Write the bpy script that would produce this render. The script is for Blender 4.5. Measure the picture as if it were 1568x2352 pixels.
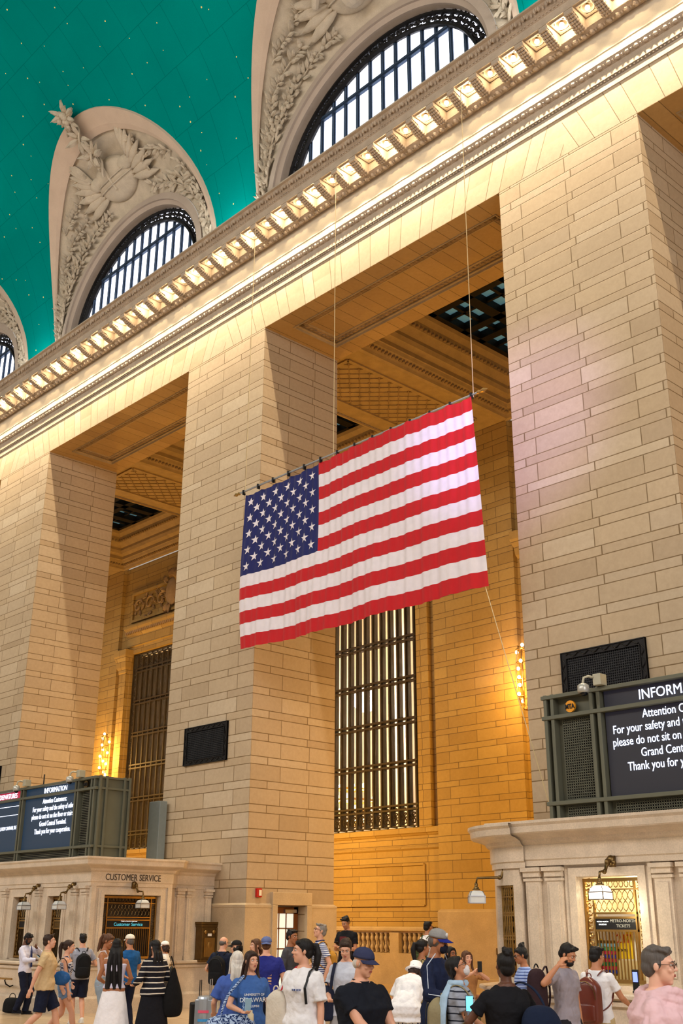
import bpy, bmesh, math, random
import numpy as np
from mathutils import Vector, Matrix, noise
PI = math.pi
random.seed(7)
scene = bpy.context.scene
for o in list(bpy.data.objects): bpy.data.objects.remove(o)
COL = scene.collection

# ------------------------------------------------------------------ camera
cd = bpy.data.cameras.new('camera'); cam = bpy.data.objects.new('camera', cd); COL.objects.link(cam)
R_ = Vector((.687, .7264, .005)); F_ = Vector((-.6806, .6417, .3534)).normalized()
R_ = (R_ - R_.dot(F_) * F_).normalized(); U_ = R_.cross(F_)
cam.matrix_world = Matrix(((R_.x, U_.x, -F_.x, 0), (R_.y, U_.y, -F_.y, 0), (R_.z, U_.z, -F_.z, 1.95), (0, 0, 0, 1)))
cd.sensor_fit = 'VERTICAL'; cd.sensor_height = 36; cd.lens = 36 * 2509.0 / 2352
cd.clip_end = 300
scene.camera = cam
scene.view_settings.view_transform = 'Standard'; scene.view_settings.look = 'None'
scene.view_settings.gamma = 1; scene.view_settings.use_curve_mapping = False
scene.view_settings.exposure = 0.0

# ------------------------------------------------------------------ world + daylight
w = bpy.data.worlds.new('world'); scene.world = w; w.use_nodes = True
bg = w.node_tree.nodes['Background']; bg.inputs[0].default_value = (1.0, .87, .72, 1); bg.inputs[1].default_value = .43

def lamp(name, kind, loc, power, color, size=.1, target=None, **kw):
    d = bpy.data.lights.new(name, kind); d.energy = power; d.color = color
    if kind == 'AREA':
        d.shape = 'RECTANGLE'; d.size = size[0]; d.size_y = size[1]
    else: d.shadow_soft_size = size
    for k, v in kw.items(): setattr(d, k, v)
    o = bpy.data.objects.new(name, d); COL.objects.link(o); o.location = loc
    if target is not None:
        o.rotation_euler = (Vector(target) - Vector(loc)).to_track_quat('-Z', 'Y').to_euler()
    return o
# daylight of the arched windows on the opposite long side of the hall and the tall end windows
for x in (-45, -31.8, -18.6, -5.4):
    lamp('opposite_window_daylight', 'AREA', (x, -13.5, 25), 1500, (.86, .9, 1), (7, 4), (x - 4, 18, 10))
lamp('end_window_daylight', 'AREA', (12, 3, 14), 3200, (1, .97, .98), (14, 16), (-20, 12, 8))
lamp('violet_wash', 'SPOT', (2, -8, 20), 48000, (.50, .38, 1), .4, (-14.1, 18.6, 12.6), spot_size=.19, spot_blend=1)  # violet spot added behind the camera to tint the right pier, no visible fixture
# the same row of warm bulbs runs under the cornice on the opposite side of the hall
lamp('opposite_cornice_bulbs', 'AREA', (-25, -13, 21), 3800, (1, .78, .48), (60, .6), (-25, 18.6, 14))
# hidden cove lamps behind the cornice parapet wash the painted vault
for x in (-51.6, -38.4, -25.2, -12): lamp('cove_lamp', 'POINT', (x, 17.9, 23.4), 170, (.92, .97, 1), .3)
# warm light of the inner passage
for x in (-55, -43, -31.8, -18.6, -5.5):
    lamp('passage_lamp', 'POINT', (x, 26, 5.2), 1300, (1, .53, .06), .5)

# ------------------------------------------------------------------ mesh builder
class MB:
    def __init__(s): s.v = []; s.f = []
    def add(s, vs, fs):
        n = len(s.v); s.v += [tuple(v) for v in vs]; s.f += [tuple(i + n for i in f) for f in fs]; return s
    def box(s, x0, x1, y0, y1, z0, z1):
        return s.add([(x0,y0,z0),(x1,y0,z0),(x1,y1,z0),(x0,y1,z0),(x0,y0,z1),(x1,y0,z1),(x1,y1,z1),(x0,y1,z1)],
                     [(0,3,2,1),(4,5,6,7),(0,1,5,4),(1,2,6,5),(2,3,7,6),(3,0,4,7)])
    def bar(s, a, b, w, h=None):
        a = Vector(a); b = Vector(b); h = h or w; d = (b - a).normalized()
        up = Vector((0,0,1)) if abs(d.z) < .95 else Vector((0,1,0))
        r = d.cross(up).normalized() * w / 2; u = r.cross(d).normalized() * h / 2
        return s.add([p + q for p in (a, b) for q in (-r-u, r-u, r+u, -r+u)],
                     [(0,1,2,3),(7,6,5,4),(0,4,5,1),(1,5,6,2),(2,6,7,3),(3,7,4,0)])
    def tube(s, pts, rad, n=8, cap=True, sy=None):
        pts = [Vector(p) for p in pts]; rad = rad if hasattr(rad, '__len__') else [rad] * len(pts)
        t0 = (pts[1] - pts[0]).normalized(); up = Vector((0,0,1)) if abs(t0.z) < .9 else Vector((0,1,0))
        nrm = t0.cross(up).normalized(); vs = []
        for i, p in enumerate(pts):
            t = (pts[min(i+1, len(pts)-1)] - pts[max(i-1, 0)]).normalized()
            nrm = (nrm - nrm.dot(t) * t).normalized(); b = t.cross(nrm)
            for k in range(n):
                a = 2*PI*k/n; vs.append(p + nrm * math.cos(a) * rad[i] + b * math.sin(a) * rad[i] * (sy or 1))
        fs = [(i*n+k, i*n+(k+1)%n, (i+1)*n+(k+1)%n, (i+1)*n+k) for i in range(len(pts)-1) for k in range(n)]
        if cap: fs += [tuple(range(n-1, -1, -1)), tuple(range((len(pts)-1)*n, len(pts)*n))]
        return s.add(vs, fs)
    def caps(s, a, b, ra, rb, n=8):   # rounded tapered limb segment
        a = Vector(a); b = Vector(b); d = (b - a); L = d.length or 1e-5; d /= L
        P = []; Rr = []
        for q in (-.95, -.7, -.35): P.append(a + d*ra*q); Rr.append(ra*math.sqrt(1-q*q))
        for q in (0, .33, .67, 1): P.append(a.lerp(b, q)); Rr.append(ra + (rb-ra)*q)
        for q in (.35, .7, .95): P.append(b + d*rb*q); Rr.append(rb*math.sqrt(1-q*q))
        return s.tube(P, Rr, n)
    def loft(s, rings, cap=True):
        n = len(rings[0]); vs = [p for r in rings for p in r]
        fs = [(i*n+k, i*n+(k+1)%n, (i+1)*n+(k+1)%n, (i+1)*n+k) for i in range(len(rings)-1) for k in range(n)]
        if cap: fs += [tuple(range(n-1, -1, -1)), tuple(range((len(rings)-1)*n, len(rings)*n))]
        return s.add(vs, fs)
    def ell(s, c, r, n=12, m=8, rot=None):
        c = Vector(c); vs = []
        for j in range(m+1):
            t = PI*(j+.0001)/(m+.0002)
            for k in range(n):
                a = 2*PI*k/n; p = Vector((r[0]*math.sin(t)*math.cos(a), r[1]*math.sin(t)*math.sin(a), -r[2]*math.cos(t)))
                if rot: p = rot @ p
                vs.append(c + p)
        return s.add(vs, [(j*n+k, j*n+(k+1)%n, (j+1)*n+(k+1)%n, (j+1)*n+k) for j in range(m) for k in range(n)])
    def lathe(s, c, prof, n=16):
        c = Vector(c); return s.loft([[c + Vector((r*math.cos(2*PI*k/n), r*math.sin(2*PI*k/n), z)) for k in range(n)] for r, z in prof])
    def prism(s, poly, z0, z1):
        n = len(poly)
        return s.add([(x, y, z) for z in (z0, z1) for x, y in poly],
                     [tuple(range(n-1, -1, -1)), tuple(range(n, 2*n))] + [(i, (i+1)%n, n+(i+1)%n, n+i) for i in range(n)])
    def sweep(s, path, prof, closed=False):   # profile (offset to the right of travel, z)
        P = [Vector((a, b)) for a, b in path]; n = len(P); rows = []
        for i, p in enumerate(P):
            a = P[i-1] if (i or closed) else None; b = P[(i+1) % n] if (i < n-1 or closed) else None
            N = []
            for q0, q1 in ((a, p), (p, b)):
                if q0 is not None and q1 is not None:
                    d = (q1 - q0).normalized(); N.append(Vector((d.y, -d.x)))
            m = sum(N, Vector((0,0))).normalized(); k = 1 / max(.35, m.dot(N[0])); rows.append([(p.x + m.x*o*k, p.y + m.y*o*k, z) for o, z in prof])
        m = len(prof); vs = [v for r in rows for v in r]; fs = []
        for i in range(n if closed else n-1):
            j = (i+1) % n
            for k in range(m-1): fs.append((i*m+k, j*m+k, j*m+k+1, i*m+k+1))
        return s.add(vs, fs)
    def build(s, name, m, parent=None, smooth=False, world=False, bev=0):
        me = bpy.data.meshes.new(name)
        vs = s.v
        if world and parent is not None:
            L = parent.location; vs = [(x-L.x, y-L.y, z-L.z) for x, y, z in vs]
        me.from_pydata(vs, [], s.f); me.materials.append(m)
        bm = bmesh.new(); bm.from_mesh(me); bmesh.ops.recalc_face_normals(bm, faces=bm.faces); bm.to_mesh(me); bm.free()
        if smooth: me.polygons.foreach_set('use_smooth', [True]*len(me.polygons))
        o = bpy.data.objects.new(name, me); COL.objects.link(o)
        if parent is not None: o.parent = parent
        if bev:
            b = o.modifiers.new('bevel', 'BEVEL'); b.width = bev; b.segments = 2; b.limit_method = 'ANGLE'
        return o
def tag(o, label=None, cat=None, group=None, kind=None):
    if label: o['label'] = label
    if cat: o['category'] = cat
    if group: o['group'] = group
    if kind: o['kind'] = kind
    return o
def thing(name, label, cat, loc=(0,0,0), rz=0, group=None):
    o = bpy.data.objects.new(name, None); COL.objects.link(o); o.empty_display_size = .1
    o.location = loc; o.rotation_euler = (0,0,rz); return tag(o, label, cat, group)
def struct(name, mb, m, parent=None, **k):
    o = mb.build(name, m, parent, **k)
    if parent is None: o['kind'] = 'structure'
    return o
def dup(root, loc, rz=0, label=None):
    def cp(o, par):
        c = o.copy(); COL.objects.link(c)
        if par is not None: c.parent = par
        for ch in [q for q in bpy.data.objects if q.parent == o]: cp(ch, c)
        return c
    r = cp(root, None); r.location = loc; r.rotation_euler = (0,0,rz)
    if label: r['label'] = label
    return r
def text_mesh(name, txt, size, m, parent, loc, rot=(PI/2,0,0), align='CENTER', depth=.004, sx=1.0, shear=0, bold=0):
    cu = bpy.data.curves.new(name, 'FONT'); cu.body = txt; cu.size = size; cu.align_x = align; cu.extrude = depth; cu.offset = bold; cu.shear = shear; cu.resolution_u = 3
    t = bpy.data.objects.new('tmp', cu); COL.objects.link(t)
    dg = bpy.context.evaluated_depsgraph_get(); me = bpy.data.meshes.new_from_object(t.evaluated_get(dg))
    bpy.data.objects.remove(t); me.name = name; me.materials.clear(); me.materials.append(m)
    o = bpy.data.objects.new(name, me); COL.objects.link(o); o.parent = parent; o.location = loc; o.rotation_euler = rot; o.scale = (sx, 1, 1)
    return o

# ------------------------------------------------------------------ materials
class NT:
    def __init__(s, name, rough=.6, metal=0, spec=.3):
        s.m = bpy.data.materials.new(name); s.m.use_nodes = True; s.t = s.m.node_tree; s.b = s.t.nodes['Principled BSDF']
        s.b.inputs['Roughness'].default_value = rough; s.b.inputs['Metallic'].default_value = metal
        s.b.inputs['Specular IOR Level'].default_value = spec
    def n(s, kind, **k):
        q = s.t.nodes.new(kind)
        for a, b in k.items(): setattr(q, a, b)
        return q
    def l(s, a, b): s.t.links.new(a, b)
    def put(s, sock, v):
        if hasattr(v, 'is_linked') or hasattr(v, 'links'): s.l(v, sock)
        else: sock.default_value = v
    def math(s, op, a, b=0, c=None):
        q = s.n('ShaderNodeMath', operation=op); s.put(q.inputs[0], a); s.put(q.inputs[1], b)
        if c is not None: s.put(q.inputs[2], c)
        return q.outputs[0]
    def mix(s, f, a, b, blend='MIX'):
        q = s.n('ShaderNodeMix', data_type='RGBA', blend_type=blend); s.put(q.inputs[0], f)
        s.put(q.inputs[6], a if hasattr(a, 'links') else (*a, 1)[:4]); s.put(q.inputs[7], b if hasattr(b, 'links') else (*b, 1)[:4])
        return q.outputs[2]
    def noise(s, scale, detail=3, vec=None, rough=.5):
        q = s.n('ShaderNodeTexNoise'); q.inputs['Scale'].default_value = scale; q.inputs['Detail'].default_value = detail; q.inputs['Roughness'].default_value = rough
        if vec is None: vec = s.n('ShaderNodeTexCoord').outputs['Object']
        s.l(vec, q.inputs['Vector']); return q.outputs[0]
    def ramp(s, f, lo, hi): 
        q = s.n('ShaderNodeMapRange'); s.put(q.inputs[0], f); q.inputs[1].default_value = lo; q.inputs[2].default_value = hi; return q.outputs[0]
    def bump(s, h, strength=.3, dist=.01):
        q = s.n('ShaderNodeBump'); q.inputs['Strength'].default_value = strength; q.inputs['Distance'].default_value = dist
        s.l(h, q.inputs['Height']); s.l(q.outputs[0], s.b.inputs['Normal'])
def C(r, g, b):   # sRGB 0-255 to linear
    f = lambda c: (c/255)/12.92 if c/255 <= .04045 else ((c/255+.055)/1.055)**2.4
    return (f(r), f(g), f(b))
_mc = {}
def plain(name, rgb, rough=.6, metal=0, var=.12, scale=8, bump=.0, spec=.3):
    if name in _mc: return _mc[name]
    t = NT(name, rough, metal, spec); c = C(*rgb) if max(rgb) > 1 else rgb
    nz = t.noise(scale, 4); a = tuple(max(0, q*(1-var)) for q in c); b = tuple(min(1, q*(1+var)) for q in c)
    t.l(t.mix(nz, a, b), t.b.inputs['Base Color'])
    if bump: t.bump(t.noise(scale*4, 3), bump, .01)
    _mc[name] = t.m; return t.m
def glow(name, rgb, s):
    if name in _mc: return _mc[name]
    t = NT(name, .5); _mc[name] = t.m; t.b.inputs['Base Color'].default_value = (.02, .02, .02, 1) if name.startswith('screen') else (*C(*rgb), 1)
    t.b.inputs['Emission Color'].default_value = (*C(*rgb), 1); t.b.inputs['Emission Strength'].default_value = s; return t.m

def ashlar(name, cols, P=.629, tall=.667, z0=2.41, L=1.05, mode='wall', mort=(.16,.10,.045), lw=.012, fan=None, rough=.7, bump=.5):
    t = NT(name, rough, 0, .25)
    g = t.n('ShaderNodeNewGeometry'); sp = t.n('ShaderNodeSeparateXYZ'); t.l(g.outputs['Position'], sp.inputs[0])
    sn = t.n('ShaderNodeSeparateXYZ'); t.l(g.outputs['True Normal'], sn.inputs[0])
    X, Y, Z = sp.outputs
    if mode == 'wall':
        sel = t.math('GREATER_THAN', t.math('ABSOLUTE', sn.outputs[1]), .6)
        u = t.math('ADD', t.math('MULTIPLY', sel, X), t.math('MULTIPLY', t.math('SUBTRACT', 1, sel), t.math('MULTIPLY_ADD', Y, 1.258, -18.6*1.258-.11*1.321))); v = Z
    elif mode == 'soffit': u, v = Y, X
    elif mode == 'soffity': u, v = X, Y
    elif mode == 'lintel':
        xc = t.math('SUBTRACT', t.math('MODULO', t.math('ADD', X, 18.6 + 132.09 + 13.209/2), 13.209), 13.209/2)
        k = t.math('ADD', 1, t.math('MULTIPLY', t.math('SUBTRACT', Z, 19.25), .07)); v = t.math('DIVIDE', xc, k); u = Z
    vf = t.math('DIVIDE', t.math('SUBTRACT', v, z0 - P*400), P); fl = t.math('FLOOR', vf); fr = t.math('SUBTRACT', vf, fl)
    st = t.math('GREATER_THAN', fr, tall); row = t.math('ADD', t.math('MULTIPLY', fl, 2), st)
    wn = t.n('ShaderNodeTexWhiteNoise', noise_dimensions='1D'); t.l(row, wn.inputs['W'])
    uu = t.math('ADD', t.math('DIVIDE', u, t.math('MULTIPLY_ADD', st, L*.35, L)), t.math('ADD', .11, t.math('MULTIPLY', st, .55)))
    uu = t.math('ADD', uu, 400); col = t.math('FLOOR', uu); fu = t.math('SUBTRACT', uu, col)
    du = t.math('MULTIPLY', t.math('MINIMUM', fu, t.math('SUBTRACT', 1, fu)), L)
    dv = t.math('MULTIPLY', t.math('MINIMUM', t.math('MINIMUM', fr, t.math('ABSOLUTE', t.math('SUBTRACT', fr, tall))), t.math('SUBTRACT', 1, fr)), P)
    d = t.math('MINIMUM', du, dv) if mode != 'lintel' else dv
    wob = t.math('MULTIPLY', t.noise(3, 4, g.outputs['Position']), .006)
    m = t.ramp(t.math('SUBTRACT', d, wob), lw*.5 - .003, lw*1.25 - .003)
    cb = t.n('ShaderNodeCombineXYZ'); t.l(row, cb.inputs[0]); t.l(col, cb.inputs[1])
    w2 = t.n('ShaderNodeTexWhiteNoise', noise_dimensions='2D'); t.l(cb.outputs[0], w2.inputs['Vector'])
    cr = t.n('ShaderNodeValToRGB'); cr.color_ramp.elements[0].color = (*cols[0], 1); cr.color_ramp.elements[1].color = (*cols[-1], 1)
    for i, c in enumerate(cols[1:-1]): e = cr.color_ramp.elements.new((i+1)/(len(cols)-1)); e.color = (*c, 1)
    t.l(w2.outputs[0], cr.inputs[0])
    big = t.ramp(t.noise(.35, 5, g.outputs['Position']), .3, .7); fine = t.ramp(t.noise(9, 6, g.outputs['Position'], .7), .25, .75)
    c = t.mix(t.math('MULTIPLY', big, .35), cr.outputs[0], tuple(q*.78 for q in cols[0]), 'MIX')
    c = t.mix(t.math('MULTIPLY', fine, .22), c, (.30, .22, .13), 'MULTIPLY')
    c = t.mix(m, mort, c); t.l(c, t.b.inputs['Base Color'])
    t.bump(t.math('ADD', t.math('MULTIPLY', m, 1), t.math('MULTIPLY', fine, .12)), bump, .008)
    return t.m
STC = [(.40,.295,.185), (.50,.385,.255), (.45,.335,.21), (.54,.43,.30), (.42,.315,.205), (.50,.38,.245), (.47,.36,.24)]
M_ash = ashlar('limestone_ashlar', STC, L=1.321)
M_lint = ashlar('limestone_lintel', STC, P=1.15, tall=.62, z0=0, mode='lintel', lw=.010)
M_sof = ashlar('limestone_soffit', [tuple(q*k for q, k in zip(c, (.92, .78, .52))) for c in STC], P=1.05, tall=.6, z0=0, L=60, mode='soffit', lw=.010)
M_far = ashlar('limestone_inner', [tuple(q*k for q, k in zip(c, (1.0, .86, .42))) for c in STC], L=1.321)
def stone(name, c, var=.2, rough=.6, sc=2.5, b=.3, fine=.3):
    t = NT(name, rough, 0, .3); g = t.n('ShaderNodeNewGeometry').outputs['Position']
    a = t.ramp(t.noise(sc, 5, g, .6), .3, .7); f = t.ramp(t.noise(45, 3, g), .3, .7)
    k = t.mix(a, tuple(q*(1-var) for q in c), tuple(q*(1+var*.5) for q in c)); k = t.mix(t.math('MULTIPLY', f, fine), k, tuple(q*.45 for q in c))
    t.l(k, t.b.inputs['Base Color']); t.bump(f, b, .004); return t.m
M_stone = stone('carved_limestone', (.40,.28,.145)); M_cor = stone('cornice_stone', (.42,.325,.235)); M_relief = stone('plaster_relief', (.50,.41,.30), .15, .8)
M_band = stone('pink_plaster', (.50,.37,.27), .1, .8, 1, .1, .12)
M_marble = stone('booth_marble', (.66,.54,.41), .18, .28, 3, .05, .35); M_plinth = stone('plinth_marble', (.50,.38,.245), .15, .4, 1.5, .1, .3)
M_orn = stone('ornament_limestone', (.30,.20,.11), .3, .8)
M_brass = plain('brass', (172,136,78), .32, 1, .3, 6); M_dbrass = plain('aged_brass', (112,90,56), .4, 1, .4, 9)
M_iron = plain('dark_iron', (30,28,28), .5, .6, .3, 10); M_olive = plain('olive_painted_steel', (92,92,78), .5, .2, .12, 3)
M_bronze = plain('bronze_bars', (66,54,34), .6, .15, .25, 5); M_wfr = plain('window_steel', (58,72,92), .35, .5, .3, 4)
M_black = plain('black', (14,14,16), .5, 0, .2, 5)
M_steel = plain('steel', (180,180,185), .3, .9, .1)
M_bulb = glow('bulb_glass', (255,236,190), 14); M_day = glow('daylit_pane', (236,240,255), 2.3)
M_sky = glow('skylight_pane', (90,140,160), .33)
# ------------------------------------------------------------------ dimensions
D = 18.6; S = 19.25; T = 3.07; ZB = 20.05; YF = 30.5
PIERS = [(-53.62,-49.63), (-40.41,-36.42), (-27.20,-23.22), (-13.99,-10.0), (-.77,3.22)]
BAYC = [-45.03, -31.81, -18.61, -5.39]
XL, XR = -66.0, 3.2
# floor
t = NT('floor_marble', .22, 0, .5); g = t.n('ShaderNodeNewGeometry'); 
br = t.n('ShaderNodeTexBrick'); br.offset = 0; br.inputs['Scale'].default_value = 1; br.inputs['Brick Width'].default_value = 1.2; br.inputs['Row Height'].default_value = 1.2
br.inputs['Mortar Size'].default_value = .008; br.inputs['Color1'].default_value = (.56,.42,.27,1); br.inputs['Color2'].default_value = (.47,.34,.21,1); br.inputs['Mortar'].default_value = (.2,.14,.08,1)
t.l(g.outputs['Position'], br.inputs['Vector']); nz = t.noise(3, 5, g.outputs['Position'])
t.l(t.mix(t.math('MULTIPLY', nz, .4), br.outputs[0], (.36,.25,.15)), t.b.inputs['Base Color']); M_floor = t.m
struct('floor', MB().box(XL, 12, -16, 41, -.2, 0), M_floor)

# piers, each one a thing: shaft and marble plinth
names = ['far left limestone pier with bright top, mostly hidden behind its neighbour', 'limestone pier at the left edge of the photo, behind the left departure boards',
         'limestone pier standing behind the flag, fire alarm on its side', 'wide limestone pier right of the flag with a faint violet glow', 'limestone pier beyond the right edge']
for (x0, x1), nm in zip(PIERS, names):
    P = thing('stone_pier', nm, 'pier', (x0, D, 0))
    m = MB()
    if x0 == -27.20:
        # the door recess is cut into the right side: three blocks around it
        m.box(x0, x1, D, 19.6, 0, S); m.box(x0, x1, 20.62, D+T, 0, S); m.box(x0, x1, 19.6, 20.62, 2.40, S); m.box(x0, x1-.5, 19.6, 20.62, 0, 2.4)
    else: m.box(x0, x1, D, D+T, 0, S)
    m.build('shaft', M_ash, P, world=True)
    q = MB(); e = .07; h = 2.41
    prof = [(0, h+.05), (.03, h+.03), (e, h), (e, h-.05), (e-.01, h-.06), (e-.01, .28), (e+.04, .25), (e+.04, 0)]
    if x0 == -27.20:
        q.sweep([(x0, D+T), (x0, D), (x1, D), (x1, 19.52)], prof); q.sweep([(x1, 20.7), (x1, D+T), (x0, D+T)], prof)
    else: q.sweep([(x0, D), (x1, D), (x1, D+T), (x0, D+T)], prof, True)
    q.build('plinth', M_plinth, P, world=True)

# lintel wall over the openings and its soffits (the hall's long wall above the piers)
lw = MB()
pr = [(0, S), (0, 20.27), (.10, 20.29), (.10, 20.49), (.13, 20.50), (.16, 20.53), (.13, 20.56), (.13, 20.58), (.20, 20.59), (.20, 20.79), (.25, 20.80)]
lw.box(XL, XR, D, D+.3, S+.012, 22.9); lw.box(XL, XR, D+T-.25, D+T, S+.012, ZB+.1)
struct('wall_back', lw, M_lint)
soffit_m = MB(); band = MB(); mold = MB()
for (a, b), (c, d) in zip(PIERS[:-1], PIERS[1:]):
    x0, x1, y0, y1 = b, c, D+.002, D+T-.002; i1 = .62
    for (p0, p1, q0, q1) in ((x0, x1, y0, y0+i1), (x0, x1, y1-i1, y1), (x0, x0+i1, y0+i1, y1-i1), (x1-i1, x1, y0+i1, y1-i1)):
        soffit_m.box(p0, p1, q0, q1, S, S+.2)
    soffit_m.box(x0+i1, x1-i1, y0+i1, y1-i1, S+.12, S+.2)
    def ring(mb, ins, zs):   # mitred ring, travel clockwise so that offsets grow inward
        mb.sweep([(x0+ins, y0+ins), (x0+ins, y1-ins), (x1-ins, y1-ins), (x1-ins, y0+ins)], zs, True)
    ring(mold, i1, [(0, S), (.0, S-.03), (.03, S-.03), (.05, S+.03), (.1, S+.05), (.1, S+.12)])
    ring(mold, i1+.30, [(0, S+.12), (0, S+.09), (.04, S+.09), (.05, S+.13)])
    ring(band, i1+.10, [(0, S+.1), (.1, S+.07), (.2, S+.1)])
    for (ax, ay, bx, by) in ((x0+i1+.2, y0+i1+.2, x1-i1-.2, y0+i1+.2), (x0+i1+.2, y1-i1-.2, x1-i1-.2, y1-i1-.2), (x0+i1+.2, y0+i1+.2, x0+i1+.2, y1-i1-.2), (x1-i1-.2, y0+i1+.2, x1-i1-.2, y1-i1-.2)):
        n = int(math.hypot(bx-ax, by-ay)/.17)
        for k in range(n+1):
            f = k/n; band.ell((ax+(bx-ax)*f, ay+(by-ay)*f, S+.08), (.075, .075, .035), 6, 3)
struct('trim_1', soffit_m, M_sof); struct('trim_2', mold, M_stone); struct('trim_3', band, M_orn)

# ------------------------------------------------------------------ the great cornice
corn = thing('cornice', 'long lit cornice of carved stone running above the piers under the painted vault', 'cornice', (0, D, 0))
PTH = [(XL, D), (XR, D)]
def cpart(name, prof, m=None, extra=None, kind=None):
    mb = MB().sweep(PTH, prof)
    if extra: extra(mb)
    o = mb.build(name, m or M_cor, corn, world=True); return o
cpart('architrave', [(0, 20.36), (.03, 20.37), (.03, 20.56), (.045, 20.57), (.06, 20.595), (.045, 20.62), (.04, 20.62), (.08, 20.63), (.08, 20.93), (.09, 20.94)])
def beads(mb):
    x = XL
    while x < XR: mb.ell((x, D-.05, 20.595), (.035, .022, .025), 5, 3); x += .1
cpart('bead_moulding', [(.03, 20.56), (.045, 20.57), (.06, 20.595), (.045, 20.62), (.03, 20.625)], None, beads)
def eggs(z, o, step, rx, rz, ry=.09):
    def f(mb):
        x = XL
        while x < XR:
            mb.ell((x, D-o, z), (rx, ry, rz), 7, 5)
            mb.bar((x+step/2, D-o+.03, z+rz), (x+step/2, D-o-.04, z-rz*.6), .03, .05)
            x += step
    return f
cpart('lower_egg_moulding', [(.08, 20.91), (.10, 20.92), (.14, 20.96), (.18, 21.03), (.20, 21.05), (.20, 21.10), (.05, 21.13)], None, eggs(20.975, .13, .25, .085, .075, .06))
cpart('frieze', [(.05, 21.12), (.07, 21.16), (.07, 21.40), (.09, 21.41), (.09, 21.44), (.06, 21.46), (.06, 22.12)], stone('frieze_stone', (.53,.44,.32), .06, .7, 1, .1, .15))
cpart('upper_egg_moulding', [(.06, 22.10), (.10, 22.10), (.13, 22.06), (.18, 22.04), (.27, 22.06), (.34, 22.10), (.37, 22.11), (.37, 22.15), (.30, 22.16)], None, eggs(22.06, .22, .24, .08, .07))
cpart('coffer_band', [(.36, 22.10), (.36, 22.42), (.42, 22.42)], M_cor)
# coffer soffit with one bowl per bay between brackets
PB = .742; X0 = -19.52; NB0, NB1 = -52, 18
ZC = 22.40
cof = MB(); bowl = MB()
xs = [X0 + PB*k for k in range(NB0, NB1+1)]
for x in xs:
    h = PB/2; yo, yi = D-.93, D-.36; cy = D-.645; rb = .155; n = 16
    ring_o = []; ring_i = []
    for k in range(n):
        a = 2*PI*(k+.5)/n; c, s = math.cos(a), math.sin(a)
        f = min(h/abs(c) if abs(c) > 1e-6 else 9, .285/abs(s) if abs(s) > 1e-6 else 9)
        ring_o.append((x+c*f, cy+s*f, ZC)); ring_i.append((x+c*rb, cy+s*rb, ZC))
    cof.add(ring_o + ring_i, [(k, (k+1) % n, n+(k+1) % n, n+k) for k in range(n)])
    cof.sweep([(x-.2, yo+.085), (x-.2, yi-.04), (x+.2, yi-.04), (x+.2, yo+.085)], [(0, ZC), (0, ZC-.03), (.05, ZC-.02), (.06, ZC)], True)
    rings = [[(x+math.cos(2*PI*(k+.5)/n)*r_, cy+math.sin(2*PI*(k+.5)/n)*r_, z_) for k in range(n)] for r_, z_ in ((rb+.025, ZC), (rb+.025, ZC-.02), (rb, ZC-.02), (rb, ZC), (rb*.85, ZC+.07), (rb*.5, ZC+.12), (.02, ZC+.135))]
    bowl.loft(rings, False)
cof.build('coffer_soffit', M_cor, corn, world=True); bowl.build('rosette_bowls', M_cor, corn, smooth=True, world=True)
# acanthus brackets: one mesh, copied along the cornice
mb = MB()
prof = [(-.36,22.09),(-.44,22.07),(-.54,22.10),(-.62,22.17),(-.70,22.25),(-.80,22.27),(-.90,22.29),(-.92,22.40),(-.36,22.40)]
n = len(prof)
mb.add([(sx*.125, y, z) for sx in (-1,1) for y, z in prof], [tuple(range(n)), tuple(range(2*n-1, n-1, -1))] + [(i, (i+1)%n, n+(i+1)%n, n+i) for i in range(n)])
rr = random.Random(3)
for i in range(8):
    f = i/7; y = -.40 - .5*f; z = 22.085 + .20*f**1.3 - .02
    for s_ in (-1, -.35, .35, 1):
        mb.ell((s_*.11*(1-.25*f), y, z+.01*abs(s_)), (.045, .045, .04+.01*rr.random()), 6, 4)
mb.ell((0, -.90, 22.28), (.14, .05, .05), 10, 5)
brk = mb.build('bracket', M_cor, corn, smooth=False); brk.location = (xs[0]-PB/2, 0, 0)
for x in xs[1:]:
    c = brk.copy(); COL.objects.link(c); c.location = (x-PB/2, 0, 0); c.parent = corn
cpart('corona', [(.90, 22.40), (.93, 22.395), (.93, 22.64), (.95, 22.65), (.36, 22.66)])
def leaves(mb):
    x = XL
    while x < XR:
        for s_ in (-1, 0, 1): mb.ell((x+s_*.06, D-1.09, 22.82+(.03 if s_ == 0 else -.01)), (.045, .05, .085), 6, 4)
        mb.ell((x+.175, D-1.06, 22.80), (.035, .03, .09), 5, 3)
        x += .35
    x = XL
    while x < XR: mb.ell((x, D-.97, 22.685), (.04, .025, .025), 5, 3); x += .11
cpart('leaf_crown', [(.93, 22.64), (.95, 22.66), (.96, 22.70), (.98, 22.715), (1.0, 22.73), (1.04, 22.80), (1.13, 22.87), (1.20, 22.89), (1.20, 22.94), (.4, 22.98), (-.8, 22.98)], None, leaves)
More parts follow.
